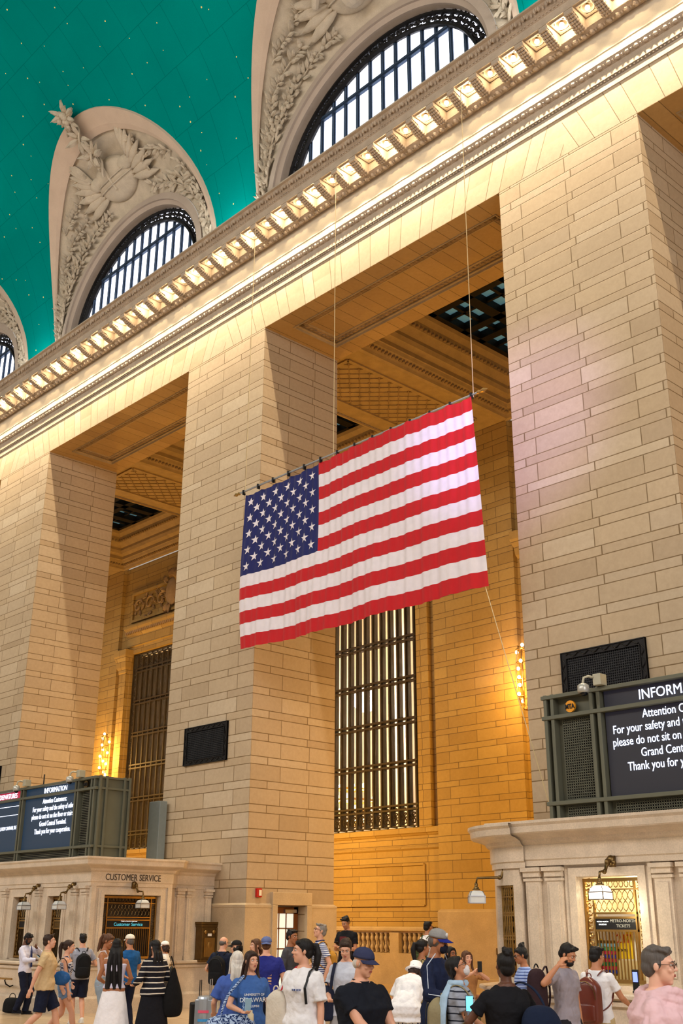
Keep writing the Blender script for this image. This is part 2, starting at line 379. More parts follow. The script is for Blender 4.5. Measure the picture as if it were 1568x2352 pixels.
# one bulb in every coffer; its own light leaves from just under the glass
for k, x in enumerate(xs):
    if k == 0:
        b0 = thing('light_bulb', 'glowing round bulb set in a bowl under the long cornice, one of an even row', 'light bulb', (x, D-.645, 22.39), 0, 'bulbs under the long cornice')
        MB().ell((0,0,-.02), (.062,.062,.062), 12, 8).build('globe', M_bulb, b0, smooth=True)
        MB().lathe((0,0,.03), [(.03,0),(.035,.02),(.03,.09),(0,.09)], 10).build('socket', M_brass, b0, smooth=True)
    else:
        c = b0.copy(); COL.objects.link(c); c.location = (x, D-.645, 22.39)
        for ch in [q for q in b0.children]: d_ = ch.copy(); COL.objects.link(d_); d_.parent = c
    lamp('bulb_light', 'POINT', (x, D-.645, 22.29), 30 if k % 2 else 9, (1, .80, .50), .03)
    lamp('bulb_wash', 'SPOT', (x, D-.66, 22.27), 880 if k % 2 else 520, (1, .83, .58), .03, (x, D-.22, 16), spot_size=1.3, spot_blend=.7)

# ------------------------------------------------------------------ vault with lunettes
YC, BB, ZS, HH = 2.5, 16.5, 22.5, 14.0
LA, LZ, LB = 5.45, 24.5, 6.35         # groin arch: half width, centre height, rise
def vaultY(z):
    q = max(0, min(1, (z-ZS)/HH)); return YC + BB*math.sqrt(max(0, 1-q*q))
def archz(dx): return LZ + LB*math.sqrt(max(0, 1-(dx/LA)**2)) if abs(dx) < LA else None
vs = []; fs = []; NR = 44; cols = []
xsv = set(np.round(np.arange(XL, XR+.01, .5), 3))
for c in BAYC:
    for k in range(49): xsv.add(round(c + LA*math.sin(PI/2*(-1+2*k/48)), 3))
xsv = sorted(xsv)
for x in xsv:
    z0 = 22.6
    for c in BAYC:
        if abs(x-c) < LA-1e-3: z0 = archz(x-c)
        elif abs(abs(x-c)-LA) <= 1.1e-3: z0 = LZ
    th0 = math.asin(min(1, (z0-ZS)/HH)); th1 = PI-.9
    cols.append(len(vs))
    for j in range(NR+1):
        th = th0 + (th1-th0)*j/NR; vs.append((x, YC+BB*math.cos(th), ZS+HH*math.sin(th)))
for i in range(len(xsv)-1):
    for j in range(NR): a = cols[i]+j; b = cols[i+1]+j; fs.append((a, b, b+1, a+1))
# teal paint with gilt stars and faint plaster joints
t = NT('painted_vault', .9, 0, .0); g = t.n('ShaderNodeNewGeometry').outputs['Position']
c = t.mix(t.ramp(t.noise(.22, 4, g), .3, .7), C(0,118,112), C(0,134,126)); c = t.mix(t.math('MULTIPLY', t.ramp(t.noise(60, 2, g), .3, .7), .25), c, C(0,80,72))
sp = t.n('ShaderNodeSeparateXYZ'); t.l(g, sp.inputs[0])
cx = t.n('ShaderNodeCombineXYZ'); t.l(sp.outputs[0], cx.inputs[0]); t.l(t.math('MULTIPLY', t.math('ARCTAN2', t.math('SUBTRACT', sp.outputs[2], ZS), t.math('SUBTRACT', sp.outputs[1], YC)), 15.5), cx.inputs[1])
br = t.n('ShaderNodeTexBrick'); br.offset = .5; br.inputs['Scale'].default_value = 1; br.inputs['Brick Width'].default_value = 1.3; br.inputs['Row Height'].default_value = 1.9; br.inputs['Mortar Size'].default_value = .012
t.l(cx.outputs[0], br.inputs['Vector']); c = t.mix(t.math('MULTIPLY', br.outputs['Fac'], .4), c, C(0,62,56))
vo = t.n('ShaderNodeTexVoronoi', feature='F1', voronoi_dimensions='2D'); vo.inputs['Scale'].default_value = .8; t.l(cx.outputs[0], vo.inputs['Vector'])
sc = t.n('ShaderNodeSeparateColor'); t.l(vo.outputs['Color'], sc.inputs[0])
star = t.math('LESS_THAN', vo.outputs['Distance'], t.math('MULTIPLY_ADD', sc.outputs[0], .014, .013))
t.l(t.mix(star, c, C(215,200,120)), t.b.inputs['Base Color']); M_vault = t.m
struct('ceiling', MB().add(vs, fs), M_vault, smooth=True)

WA, WB, WZ, YW = 4.4, 3.85, 24.0, 19.12
def ell_pts(a, b, zc, zlow, n):
    t0 = -math.asin(min(1, max(-1, (zc-zlow)/b))); return [(a*math.cos(t0+(PI-2*t0)*k/n), zc+b*math.sin(t0+(PI-2*t0)*k/n)) for k in range(n+1)]
def lun_curves(c, n=56):
    out = ell_pts(LA, LB, LZ, 22.9, n); inn = ell_pts(WA+.42, WB+.40, WZ, 22.9, n)
    O = [Vector((c-x, min(vaultY(z), 18.95)-.04, z)) for x, z in out]; I = [Vector((c-x, 18.72, z)) for x, z in inn]
    return O, I
def leaf(mb, p, d, nrm, L, W):
    d = d.normalized(); s = nrm.cross(d).normalized(); v = []
    for f, wd, h in ((0,.12,0),(.25,.8,.28),(.55,1,.38),(.8,.6,.28),(1,.02,.05)):
        c = p + d*L*f + nrm*W*h; v += [c - s*W*wd*.5 - nrm*W*.22, c + nrm*W*.18, c + s*W*wd*.5 - nrm*W*.22]
    mb.add(v, [f_ for i in range(4) for f_ in ((i*3, i*3+1, i*3+4, i*3+3), (i*3+1, i*3+2, i*3+5, i*3+4))])
def blob(mb, p, r, nrm): mb.ell(p, (r, r, r), 8, 5)
wn = ['cropped arched window at the left edge under the painted vault', 'smaller arched window under the trophy relief', 'large arched window at the top of the photo', 'arched window beyond the right edge']
for li, c in enumerate(BAYC):
    O, I = lun_curves(c); n = len(O)-1; NT_ = 12
    def pt(i, f):    # i 0..n around, f 0 inner .. 1 outer, bulging like a vault
        i = max(0, min(n, i)); a = int(min(i, n-1)); q = i-a
        o = O[a].lerp(O[a+1], q); s_ = I[a].lerp(I[a+1], q); p = s_.lerp(o, f)
        p.y += .42*math.sin(PI*f)*min(1, (o-s_).length/3); return p
    def nrm(i, f):
        e = pt(i+.5, f) - pt(i-.5, f); h = pt(i, min(1, f+.05)) - pt(i, max(0, f-.05)); q = e.cross(h).normalized()
        return q if q.y < 0 else -q
    L_ = MB()
    grid = [[pt(i, .80*j/NT_) for j in range(NT_+1)] for i in range(n+1)]
    L_.add([p for r in grid for p in r], [(i*(NT_+1)+j, (i+1)*(NT_+1)+j, (i+1)*(NT_+1)+j+1, i*(NT_+1)+j+1) for i in range(n) for j in range(NT_)])
    lun = struct('trim_%d' % (4+li), L_, M_relief, smooth=True)
    # raised plain frame along the groin
    fr = MB(); rows = [[pt(i, .80), pt(i, .80)+nrm(i,.8)*.10, pt(i, .86)+nrm(i,.86)*.12, pt(i, 1.0)+nrm(i,1)*.06, pt(i, 1.0)-nrm(i,1)*.1] for i in range(n+1)]
    fr.add([p for r in rows for p in r], [(i*5+j, (i+1)*5+j, (i+1)*5+j+1, i*5+j+1) for i in range(n) for j in range(4)])
    struct('groin_frame', fr, M_band, lun)
    # reveal from the wall face back to the window
    rv = MB(); inn = ell_pts(WA, WB, WZ, 22.9, n); inn2 = ell_pts(WA+.42, WB+.40, WZ, 22.9, n); mid = ell_pts(WA+.15, WB+.15, WZ, 22.9, n)
    rows = [[(c-a[0], 18.66, a[1]), (c-m_[0], 18.64, m_[1]), (c-m_[0], 18.72, m_[1]), (c-q[0], 18.8, q[1]), (c-q[0], YW+.3, q[1])] for a, q, m_ in zip(inn2, inn, mid)]
    rv.add([p for r in rows for p in r], [(i*5+j, (i+1)*5+j, (i+1)*5+j+1, i*5+j+1) for i in range(n) for j in range(4)])
    struct('arch_reveal', rv, stone('reveal_stone_%d' % li, (.40,.31,.24), .1, .8, 1, .1, .12), lun)
    # window: bright pane, iron lattice rim, deep mullions, transom
    W = MB(); gp = ell_pts(WA, WB, WZ, 22.9, 40)
    W.add([(c-x, YW+.10, z) for x, z in gp] + [(c, YW+.10, 22.9)], [(k, k+1, 41) for k in range(40)])
    win = struct('window_%d' % (li+1), W, M_day); win['label'] = wn[li]
    gl = ell_pts(WA-.48, WB-.48, WZ, 22.9, 40); rim = MB()
    for a, b in ((gl, .07), ([(x*1.10, WZ+(z-WZ)*1.115) for x, z in gl], .06)):
        rim.tube([(c-x, YW, z) for x, z in a], b, 6, sy=1.6)
    for k in range(0, 120):
        f = k/119; t0 = -math.asin((WZ-22.9)/WB); th = t0+(PI-2*t0)*f
        for r0, r1 in ((.0, .16), (.16, .32), (.32, .47)):
            a0 = WA-r0-.02; b0_ = WB-r0-.02
            cx_, cz_ = c-(a0-.07)*math.cos(th), WZ+(b0_-.07)*math.sin(th); rr = .062 + .02*((k*7+int(r0*50)) % 3)
            rim.add([(cx_+rr*math.cos(2*PI*q/6+k), YW+.02, cz_+rr*math.sin(2*PI*q/6+k)) for q in range(6)] + [(cx_, YW-.05, cz_)], [(q, (q+1)%6, 6) for q in range(6)])
        if k % 4 == 0: rim.bar((c-WA*math.cos(th), YW, WZ+WB*math.sin(th)), (c-(WA-.48)*math.cos(th), YW, WZ+(WB-.48)*math.sin(th)), .05, .05)
    struct('lattice_rim', rim, M_iron, win)
    mu = MB(); x = -3.85
    while x < 3.9:
        zt = WZ+(WB-.5)*math.sqrt(max(0, 1-(x/(WA-.46))**2))
        if zt > 22.9: mu.box(c+x-.075, c+x+.075, YW+.07, YW+.10, 22.9, zt); mu.box(c+x-.03, c+x+.03, YW+.02, YW+.07, 22.9, zt)
        x += .55
    zt = 26.3; xt = (WA-.46)*math.sqrt(1-((zt-WZ)/(WB-.48))**2)
    mu.box(c-xt, c+xt, YW+.0, YW+.10, zt, zt+.16); mu.box(c-xt, c+xt, YW-.04, YW+.0, zt+.05, zt+.11)
    struct('mullions', mu, M_wfr, win)
    # plaster relief: laurel and oak sprays with a winged shield and a crowning staff
    rg = random.Random(11+li)
    if li in (0, 1, 2):
        T_ = thing('plaster_relief', ['cropped plaster relief beside the left edge window', 'winged shield and oak leaf plaster relief with staff reaching onto the painted vault', 'large plaster relief with winged figure and fruit sprays at the top'][li], 'relief', (c, 18, 22))
        def branch(path, L, W, dens=1, berries=0, lift=.05):
            mb = MB(); P = []
            for k in range(len(path)-1):
                for q in range(4): f = q/4; P.append((path[k][0]*(1-f)+path[k+1][0]*f, path[k][1]*(1-f)+path[k+1][1]*f))
            P.append(path[-1]); pts = [pt(i, f)+nrm(i, f)*lift for i, f in P]
            mb.tube(pts, [.035]*len(pts), 5)
            for k in range(1, len(pts)):
                d = (pts[k]-pts[k-1]); N_ = nrm(*P[k])
                for s_ in (-1, 1):
                    for r_ in range(dens):
                        ang = s_*(.35+.7*rg.random()); dd = Matrix.Rotation(ang, 3, N_) @ d.normalized() + N_*(.15+.5*rg.random())
                        leaf(mb, pts[k] - d*rg.random(), dd, N_, L*(.7+.6*rg.random()), W*(.8+.5*rg.random()))
                if berries and rg.random() < berries:
                    blob(mb, pts[k]+N_*.08+Vector((rg.uniform(-.1,.1), 0, rg.uniform(-.1,.1))), .07+.04*rg.random(), N_)
            return mb
        g_ = MB(); mid_ = n/2
        for path in ([(2,.5),(8,.45),(13,.35),(18,.28)], [(6,.25),(10,.5),(14,.62)], [(10,.3),(15,.22),(20,.2),(24,.14)], [(54,.5),(49,.5),(44,.4),(38,.3)], [(50,.3),(46,.55),(41,.62)], [(44,.2),(38,.18),(33,.15)], [(12,.65),(16,.55),(20,.42)], [(40,.7),(36,.6),(32,.5)], [(16,.72),(20,.6),(24,.62)], [(44,.62),(47,.5),(50,.42)], [(22,.32),(24,.5),(23,.7)], [(34,.28),(33,.5),(34,.72)], [(4,.62),(8,.6),(12,.5)]):
            q = branch(path, .36, .13, 2, .5 if li == 2 else .12); g_.add(q.v, q.f)
        g_.build('foliage', M_relief, T_, world=True)
        sh = MB(); N_ = nrm(mid_, .45); ctr = pt(mid_, .40)+N_*.12; e = (pt(mid_+1, .4)-pt(mid_-1, .4)).normalized(); h = e.cross(N_).normalized()
        if h.z < 0: h = -h
        R3 = Matrix((e, h, N_)).transposed()
        sh.ell(ctr, (1.15, .86, .34), 24, 14, R3)
        for f in (-.12, .12): sh.tube([ctr+R3 @ Vector((1.15*math.sin(a)*.98, f+.05*math.sin(a), .34*math.cos(a)+.03)) for a in np.linspace(-1.45, 1.45, 14)], .03, 5)
        sh.build('shield', M_relief, T_, smooth=True, world=True)
        wg = MB()
        for s_ in (-1, 1):
            for k in range(9):
                p0 = ctr + e*s_*(.8+.06*k) + h*(-.35+.12*k) + N_*.05; dd = e*s_*(1-.06*k) + h*(-.25+.20*k) + N_*.12
                leaf(wg, p0, dd, N_, 1.65-.08*k, .36)
            wg.ell(ctr+e*s_*.95+h*.25+N_*.1, (.5, .28, .2), 12, 8, R3)
            wg.build('wing', M_relief, T_, smooth=True, world=True); wg = MB()
        st = MB(); top = pt(mid_, 1.0)+nrm(mid_, .95)*.25 + Vector((0,-.2,.15)); a0 = pt(mid_, .30)+N_*.4
        if li == 2:   # a seated draped figure's broad forms stand over the shield
            st.caps(a0, a0.lerp(top, .5), .42, .5, 12); st.ell(a0.lerp(top, .68)+N_*.1, (.27,.27,.34), 12, 8)
            for s_ in (-1, 1): st.caps(a0.lerp(top, .48)+e*s_*.3, a0+e*s_*1.3+h*.4+N_*.1, .2, .12, 9)
        st.tube([a0.lerp(top, f) for f in np.linspace(0, 1, 10)], .07, 8)
        for ph in (0, PI):
            st.tube([a0.lerp(top, f) + (e*math.sin(f*14+ph) + N_*math.cos(f*14+ph))*.16 for f in np.linspace(.2, .85, 50)], .05, 6)
        for k in range(46):
            f = rg.choice((.45, .7, .98, 1.0, .98)); ang = rg.uniform(0, 2*PI)
            leaf(st, a0.lerp(top, f), e*math.cos(ang)+h*math.sin(ang)+N_*rg.uniform(0,.5), N_, rg.uniform(.4,.75), .24)
        for k in range(8): blob(st, top+e*rg.uniform(-.25,.25)+h*rg.uniform(-.3,.2)+N_*.15, .12, N_)
        st.build('staff', M_relief, T_, world=True)
# attic wall behind the reliefs closes the gaps under the vault springing
at = MB()
for k in range(len(BAYC)+1):
    a = XL if k == 0 else BAYC[k-1]+LA-.1; b = XR if k == len(BAYC) else BAYC[k]-LA+.1
    at.box(a, b, 19.0, 19.2, 22.6, 25.2)
struct('trim_9', at, M_vault)
# ------------------------------------------------------------------ inner passage behind the piers
inner = MB(); 
for (a, b) in PIERS: inner.box(a, b, YF, YF+1.2, 0, ZB)
BAYS = [(b, c) for (a, b), (c, d) in zip(PIERS[:-1], PIERS[1:])]
for a, b in BAYS:
    wx0, wx1 = a+.98, b-.98
    inner.box(a, b, 30.72, 31.6, 0, 5.3); inner.box(a, b, 30.72, 31.6, 15.2, ZB); inner.box(a, wx0, 30.72, 31.6, 5.3, 15.2); inner.box(wx1, b, 30.72, 31.6, 5.3, 15.2)
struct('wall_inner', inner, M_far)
pl = MB(); mo = MB(); cx2 = MB()
for a, b in PIERS: pl.sweep([(a, YF+.3), (a, YF), (b, YF), (b, YF+.3)], [(0, 2.47), (.05, 2.42), (.07, 2.38), (.06, .3), (.1, .28), (.1, 0)])
struct('baseboard_inner', pl, M_plinth)
for a, b in BAYS:
    Y = 30.72
    mo.sweep([(a, Y), (b, Y)], [(0, 5.32), (.16, 5.30), (.16, 5.12), (.10, 5.10), (.04, 5.04), (0, 5.02)])
    mo.sweep([(a, Y), (b, Y)], [(0, 4.68), (.05, 4.66), (.09, 4.58), (.03, 4.54), (0, 4.52)])
    for (x0, x1, z0, z1, w_) in ((a+.9, b-.9, 2.62, 4.02, .09),):
        for p0, p1 in (((x0, z0), (x1, z0)), ((x0, z1), (x1, z1)), ((x0, z0), (x0, z1)), ((x1, z0), (x1, z1))):
            mo.bar((p0[0], Y-.02, p0[1]), (p1[0], Y-.02, p1[1]), w_, .07); 
    mo.sweep([(a, Y), (b, Y)], [(0, 2.14), (.05, 2.13), (.05, 2.09), (0, 2.07)])
    # architrave, cap mouldings and panel frame above the window
    mo.sweep([(a+.7, Y), (b-.7, Y)], [(0, 15.55), (.10, 15.57), (.10, 16.1), (.16, 16.15), (.34, 16.45), (.38, 16.5), (.38, 16.62), (.05, 16.7)])
    for p0, p1 in (((a+.9, 16.95), (b-.9, 16.95)), ((a+.9, 18.45), (b-.9, 18.45)), ((a+.9, 16.95), (a+.9, 18.45)), ((b-.9, 16.95), (b-.9, 18.45))):
        mo.bar((p0[0], Y-.04, p0[1]), (p1[0], Y-.04, p1[1]), .18, .14)
    for sx in (a+.62, b-.62):    # pilaster strips with caps beside the window
        mo.box(sx-.3, sx+.3, Y-.22, Y, 5.3, 14.6)
        mo.sweep([(sx-.3, Y), (sx-.3, Y-.22), (sx+.3, Y-.22), (sx+.3, Y)], [(0, 14.2), (.05, 14.22), (.05, 14.35), (.12, 14.5), (.16, 14.8), (.26, 15.1), (.26, 15.4), (0, 15.5)])
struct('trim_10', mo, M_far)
rg = random.Random(5); car = MB()
for a, b in BAYS:     # carved scroll panels
    c = (a+b)/2
    for k in range(90):
        x = rg.uniform(a+1.15, b-1.15); z = rg.uniform(17.15, 18.3)
        leaf(car, Vector((x, 30.66, z)), Vector((rg.uniform(-1,1), 0, rg.uniform(-1,1))), Vector((0,-1,0)), rg.uniform(.2,.4), .15)
    for s_ in (-1, 1):
        for k in range(3):
            cxs = c+s_*(1.0+k*1.05); car.tube([(cxs+math.cos(t_)*(.42-.05*t_), 30.6, 17.7+math.sin(t_)*(.42-.05*t_)) for t_ in np.linspace(0, 6, 22)], .055, 5)
    car.ell((c, 30.6, 17.9), (.55,.2,.75), 16, 10)
    for k in range(30): an = rg.uniform(0, 2*PI); leaf(car, Vector((c+.5*math.cos(an), 30.5, 17.9+.7*math.sin(an))), Vector((math.cos(an), 0, math.sin(an)+.3)), Vector((0,-1,0)), .5, .22)
    x = a+.75
    while x < b-.7: car.ell((x, 30.72-.27, 16.32), (.055,.05,.12), 6, 4); x += .16
struct('trim_11', car, stone('carved_inner', (.38,.26,.15), .25, .8))

# passage windows: bronze double bars in five tiers with ornamental borders, glass behind
gm = NT('window_glass', .05); gm.b.inputs['Transmission Weight'].default_value = 1; gm.b.inputs['IOR'].default_value = 1.02; gm.b.inputs['Base Color'].default_value = (.95,.93,.88,1); M_glass = gm.m
for k, (a, b) in enumerate(BAYS):
    x0, x1, z0, z1, Y = a+.98, b-.98, 5.3, 15.2, 31.0
    W = struct('window_%d' % (10+k), MB().box(x0, x1, Y+.22, Y+.24, z0, z1), M_glass)
    bars = MB(); nb = 14; ix0, ix1 = x0+.42, x1-.42; iz0, iz1 = z0+.80, z1-.9
    for i in range(nb+1):
        x = ix0+(ix1-ix0)*i/nb; bars.box(x-.075, x+.075, Y-.05, Y+.10, iz0, iz1); bars.box(x-.035, x+.035, Y-.12, Y+.18, iz0-.7, iz1+.7)
    for z in (iz0, iz0+1.62, iz0+3.24, iz0+4.86, iz0+6.5, iz1-.02):
        for dz in (-.11, .06): bars.box(ix0-.1, ix1+.1, Y-.14, Y+.1, z+dz, z+dz+.07)
    struct('bars', bars, M_bronze, W)
    bd = MB()
    for (p0, p1, q0, q1) in ((x0, x1, z0, z0+.06), (x0, x1, z1-.06, z1), (x0, x0+.06, z0, z1), (x1-.06, x1, z0, z1), (x0+.36, x0+.42, z0, z1), (x1-.42, x1-.36, z0, z1)): bd.box(p0, p1, Y-.1, Y+.12, q0, q1)
    pw = (ix1-ix0)/nb
    for i in range(nb):
        xc = ix0+pw*(i+.5)
        for zc in (z0+.42, z1-.45):
            bd.tube([(xc+math.cos(t_)*.19, Y, zc+math.sin(t_)*.19) for t_ in np.linspace(0, 2*PI, 13)], .028, 4, False)
            for s_ in range(6): an = s_*PI/3; bd.tube([(xc, Y, zc), (xc+.1*math.cos(an)-.04*math.sin(an), Y-.03, zc+.1*math.sin(an)+.04*math.cos(an)), (xc+.18*math.cos(an), Y, zc+.18*math.sin(an))], .03, 4)
            for dz in (-.29, .29): bd.box(xc-pw/2, xc+pw/2, Y-.05, Y+.05, zc+dz-.02, zc+dz+.02); bd.box(xc-.02, xc+.02, Y-.04, Y+.04, zc+dz*1.0, zc+dz*1.35)
    z = z0+1.0
    while z < z1-.6:
        for xc in (x0+.21, x1-.21):
            bd.tube([(xc+math.cos(t_)*.13, Y, z+math.sin(t_)*.2) for t_ in np.linspace(0, 2*PI, 9)], .03, 4, False); bd.box(xc-.16, xc+.16, Y-.03, Y+.03, z-.27, z-.23)
            bd.tube([(xc-.1, Y, z-.12), (xc+.02, Y-.03, z), (xc+.1, Y, z+.12)], .035, 4)
        z += .5
    struct('ornamental_border', bd, M_bronze, W)
# room beyond the passage windows with its own tall windows and a chandelier
rm = MB(); rm.box(XL, XR, 42, 42.3, 0, 22); rm.box(XL, XR, 31.7, 42.3, 20, 20.3)
for x in (-49, -42.5, -36.2, -29.6, -23, -16): rm.box(x-.45, x+.45, 38, 42, 0, 20)
struct('wall_far', rm, stone('far_room_plaster', (.62,.50,.36), .1, .7, .5, .1, .1))
k = 30
for x in (-52.2, -45.8, -39.4, -37.6, -34.5, -32.9, -26.3, -19.5):
    W = MB(); W.box(x-.55, x+.55, 41.8, 41.9, 6, 17); wv = struct('window_%d' % k, W, glow('far_pane', (200,215,255), 1.3)); k += 1
    fr = MB()
    for dx in (-.55, 0, .55): fr.box(x+dx-.05, x+dx+.05, 41.65, 41.85, 6, 17)
    for z in (6, 8, 10, 12, 14, 16, 17): fr.box(x-.6, x+.6, 41.65, 41.85, z-.05, z+.05)
    struct('window_bars', fr, M_wfr, wv)
for x in (-50, -37, -26): lamp('far_room_light', 'POINT', (x, 36.5, 12), 5500, (1, .88, .72), .6)

# passage ceiling: beams with carved panels, deep mouldings rising to iron skylights
beam = MB(); ros = MB(); crown = MB(); dk = MB(); sk = MB()
for a, b in PIERS:
    beam.box(a, b, D+T-.1, YF+.3, ZB, ZB+.4)
    for (i0, i1, w_) in ((.5, .62, .0),):
        for q0, q1 in (((a+.75, D+T+1.2), (b-.75, D+T+1.2)), ((a+.75, YF-.9), (b-.75, YF-.9)), ((a+.75, D+T+1.2), (a+.75, YF-.9)), ((b-.75, D+T+1.2), (b-.75, YF-.9))):
            beam.bar((*q0, ZB-.01), (*q1, ZB-.01), .14, .10)
    y = D+T+1.45
    while y < YF-1.1:
        for i in range(5):
            x = a+1.0+i*.50 + (.25 if int(round(y/.25)) % 2 else 0)
            if x > b-.9: continue
            ros.ell((x, y, ZB-.015), (.07,.07,.035), 6, 3)
            for q in ((1,1),(1,-1),(-1,1),(-1,-1)): ros.bar((x, y, ZB-.01), (x+q[0]*.25, y+q[1]*.25, ZB-.01), .035, .03)
        y += .5
struct('trim_12', beam, M_stone); struct('trim_13', ros, M_orn)
for a, b in BAYS:
    y0, y1 = D+T, YF
    pth = [(a, y0), (a, y1), (b, y1), (b, y0)]
    crown.sweep(pth, [(0, ZB-.02), (.02, ZB-.08), (.14, ZB-.05), (.18, ZB+.05), (.22, ZB+.10), (.40, ZB+.22), (.46, ZB+.32), (.50, ZB+.34), (.50, ZB+.5), (.72, ZB+.58), (.80, ZB+.72), (.80, ZB+.85), (1.05, ZB+1.05), (1.12, ZB+1.2), (1.14, ZB+1.3), (1.3, ZB+1.45), (1.36, ZB+1.6), (1.36, ZB+1.75)], True)
    for off, z, st in ((.30, ZB+.13, .17), (1.1, ZB+1.12, .2)):
        x = a+off
        while x < b-off: dk.ell((x, y0+off, z), (.07,.09,.07), 5, 3); dk.ell((x, y1-off, z), (.07,.09,.07), 5, 3); x += st
        y = y0+off
        while y < y1-off: dk.ell((a+off, y, z), (.09,.07,.07), 5, 3); dk.ell((b-off, y, z), (.09,.07,.07), 5, 3); y += st
struct('trim_14', crown, M_stone); struct('trim_15', dk, M_orn)
for k, (a, b) in enumerate(BAYS):
    x0, x1, y0, y1, z = a+1.36, b-1.36, D+T+1.36, YF-1.36, ZB+1.7
    s_ = struct('window_%d' % (20+k), MB().box(x0, x1, y0, y1, z+.2, z+.22), M_sky)
    f = MB(); nx, ny = 8, 7
    for i in range(nx+1): x = x0+(x1-x0)*i/nx; wd = .20 if i % 2 == 0 else .06; f.box(x-wd, x+wd, y0, y1, z-.12 if wd > .1 else z, z+.18)
    for i in range(ny+1): y = y0+(y1-y0)*i/ny; wd = .16 if i in (0, 2, 4, 5, 7) else .05; f.box(x0, x1, y-wd, y+wd, z-.12 if wd > .1 else z, z+.18)
    struct('skylight_frame', f, M_iron, s_)

# parapet with balusters under the passage window
for a, b in BAYS[1:3]:
    B = thing('balustrade', 'stone balustrade under the tall passage window, behind the man in the black tee' if a < -30 else 'stone balustrade beside the right pier, hidden by the booth', 'balustrade', (a, 30.3, 0))
    m = MB(); m.box(a+.1, b-.1, 30.1, 30.6, 0, 1.02); m.box(a+.1, b-.1, 30.42, 30.7, 0, 1.9)
    m.build('base', M_plinth, B, world=True)
    m = MB(); m.sweep([(a+.1, 30.45), (b-.1, 30.45)], [(0, 1.90), (.30, 1.89), (.33, 1.84), (.33, 1.76), (.25, 1.73), (.22, 1.69), (0, 1.68)]); m.build('rail', M_plinth, B, world=True)
    prof = [(.05,1.02),(.07,1.05),(.04,1.09),(.07,1.16),(.08,1.21),(.045,1.29),(.035,1.33),(.05,1.35),(.035,1.37),(.045,1.41),(.08,1.49),(.07,1.55),(.045,1.61),(.07,1.65),(.07,1.69)]
    blocks = [b-1.9, b-5.2, a+1.9]
    for x in blocks: MB().box(x-.22, x+.22, 30.12, 30.5, 1.02, 1.7).build('pier_block', M_plinth, B, world=True)
    x = b-.35; first = None
    while x > a+.3:
        if all(abs(x-q) > .3 for q in blocks):
            if first is None: first = MB().lathe((0,0,0), prof, 10).build('baluster', M_plinth, B, smooth=True); first.location = (x-a, 0, 0)
            else: c = first.copy(); COL.objects.link(c); c.parent = B; c.location = (x-a, 0, 0)
        x -= .235
# ------------------------------------------------------------------ flag
fl = thing('flag', 'large red white and blue flag with stars hanging from a pole between the piers', 'flag', (-18.5, 17.6, 11))
FX0, FX1, FZ0, FZ1 = -22.74, -14.30, 8.78, 13.28
def fpt(u, v):   # u 0..1 left to right, v 0..1 top to bottom
    x = FX0+(FX1-FX0)*u + (.05*v*(1-u)*4 if 0 else .03*math.sin(v*5)) + (.16*v if u > .97 else 0)*0 + .28*v*max(0, (u-.6)/.4)**2
    x += -(.12*(1-u)**6)*math.sin(v*3)
    z = FZ1+(FZ0-FZ1)*v - .07*math.sin(PI*u)*v + .07*v*(1-u) - .06*max(0, 1-abs(u*13-round(u*13))*9)*0
    z -= .05*abs(math.sin(PI*u*13))*(1-v)**6 + .08*v*u
    y = 17.6 + .022*math.sin(u*95+v*2)*(.3+v*.7) + .014*math.sin(u*211+v*3) + .14*math.sin(u*5+1) + .06*math.sin(u*23-v*4)*v - .32*max(0, u-.90)*9*.25*math.sin(v*2.5+.3)
    return (x, y, z)
m = MB(); NU, NV = 240, 78
m.add([fpt(i/NU, j/NV) for i in range(NU+1) for j in range(NV+1)], [(i*(NV+1)+j, (i+1)*(NV+1)+j, (i+1)*(NV+1)+j+1, i*(NV+1)+j+1) for i in range(NU) for j in range(NV)])
red = NT('flag_red', .7); white = NT('flag_white', .7); blue = NT('flag_blue', .7)
for q, cc in ((red, C(182,0,12)), (white, C(218,208,212)), (blue, C(5,14,84))):
    nz = q.noise(6, 3); q.l(q.mix(nz, tuple(k*.88 for k in cc), tuple(min(1, k*1.1) for k in cc)), q.b.inputs['Base Color'])
    q.b.inputs['Sheen Weight'].default_value = .1
cloth = m.build('cloth', red.m, fl, smooth=True, world=True); cloth.data.materials.append(white.m); cloth.data.materials.append(blue.m)
mi = []
for i in range(NU):
    for j in range(NV):
        st = int(j/NV*13); k = 0 if st % 2 == 0 else 1
        if i/NU < .372 and st < 7: k = 2
        mi.append(k)
cloth.data.polygons.foreach_set('material_index', mi)
m = MB()
for r in range(9):
    n_ = 6 if r % 2 == 0 else 5
    for q in range(n_):
        u0 = .372*((q*2+1+(r % 2))/12.0); v0 = (7/13)*((r+1)/10.0); vs = []
        for k in range(10):
            an = PI/2+k*PI/5; rr = (.14 if k % 2 == 0 else .055)
            p = fpt(u0+rr*math.cos(an)/8.44, v0-rr*math.sin(an)/4.5); vs.append((p[0], p[1]-.012, p[2]))
        p = fpt(u0, v0); vs.append((p[0], p[1]-.014, p[2])); m.add(vs, [(k, (k+1)%10, 10) for k in range(10)])
so_ = m.build('stars', white.m, fl, world=True); so_.parent = cloth; so_['label'] = 'fifty white stars on the blue canton'
m = MB(); m.tube([(FX0-.12, 17.62, FZ1+.07), (FX1+.12, 17.62, FZ1+.07)], .028, 8); m.build('pole', M_steel, fl, world=True)
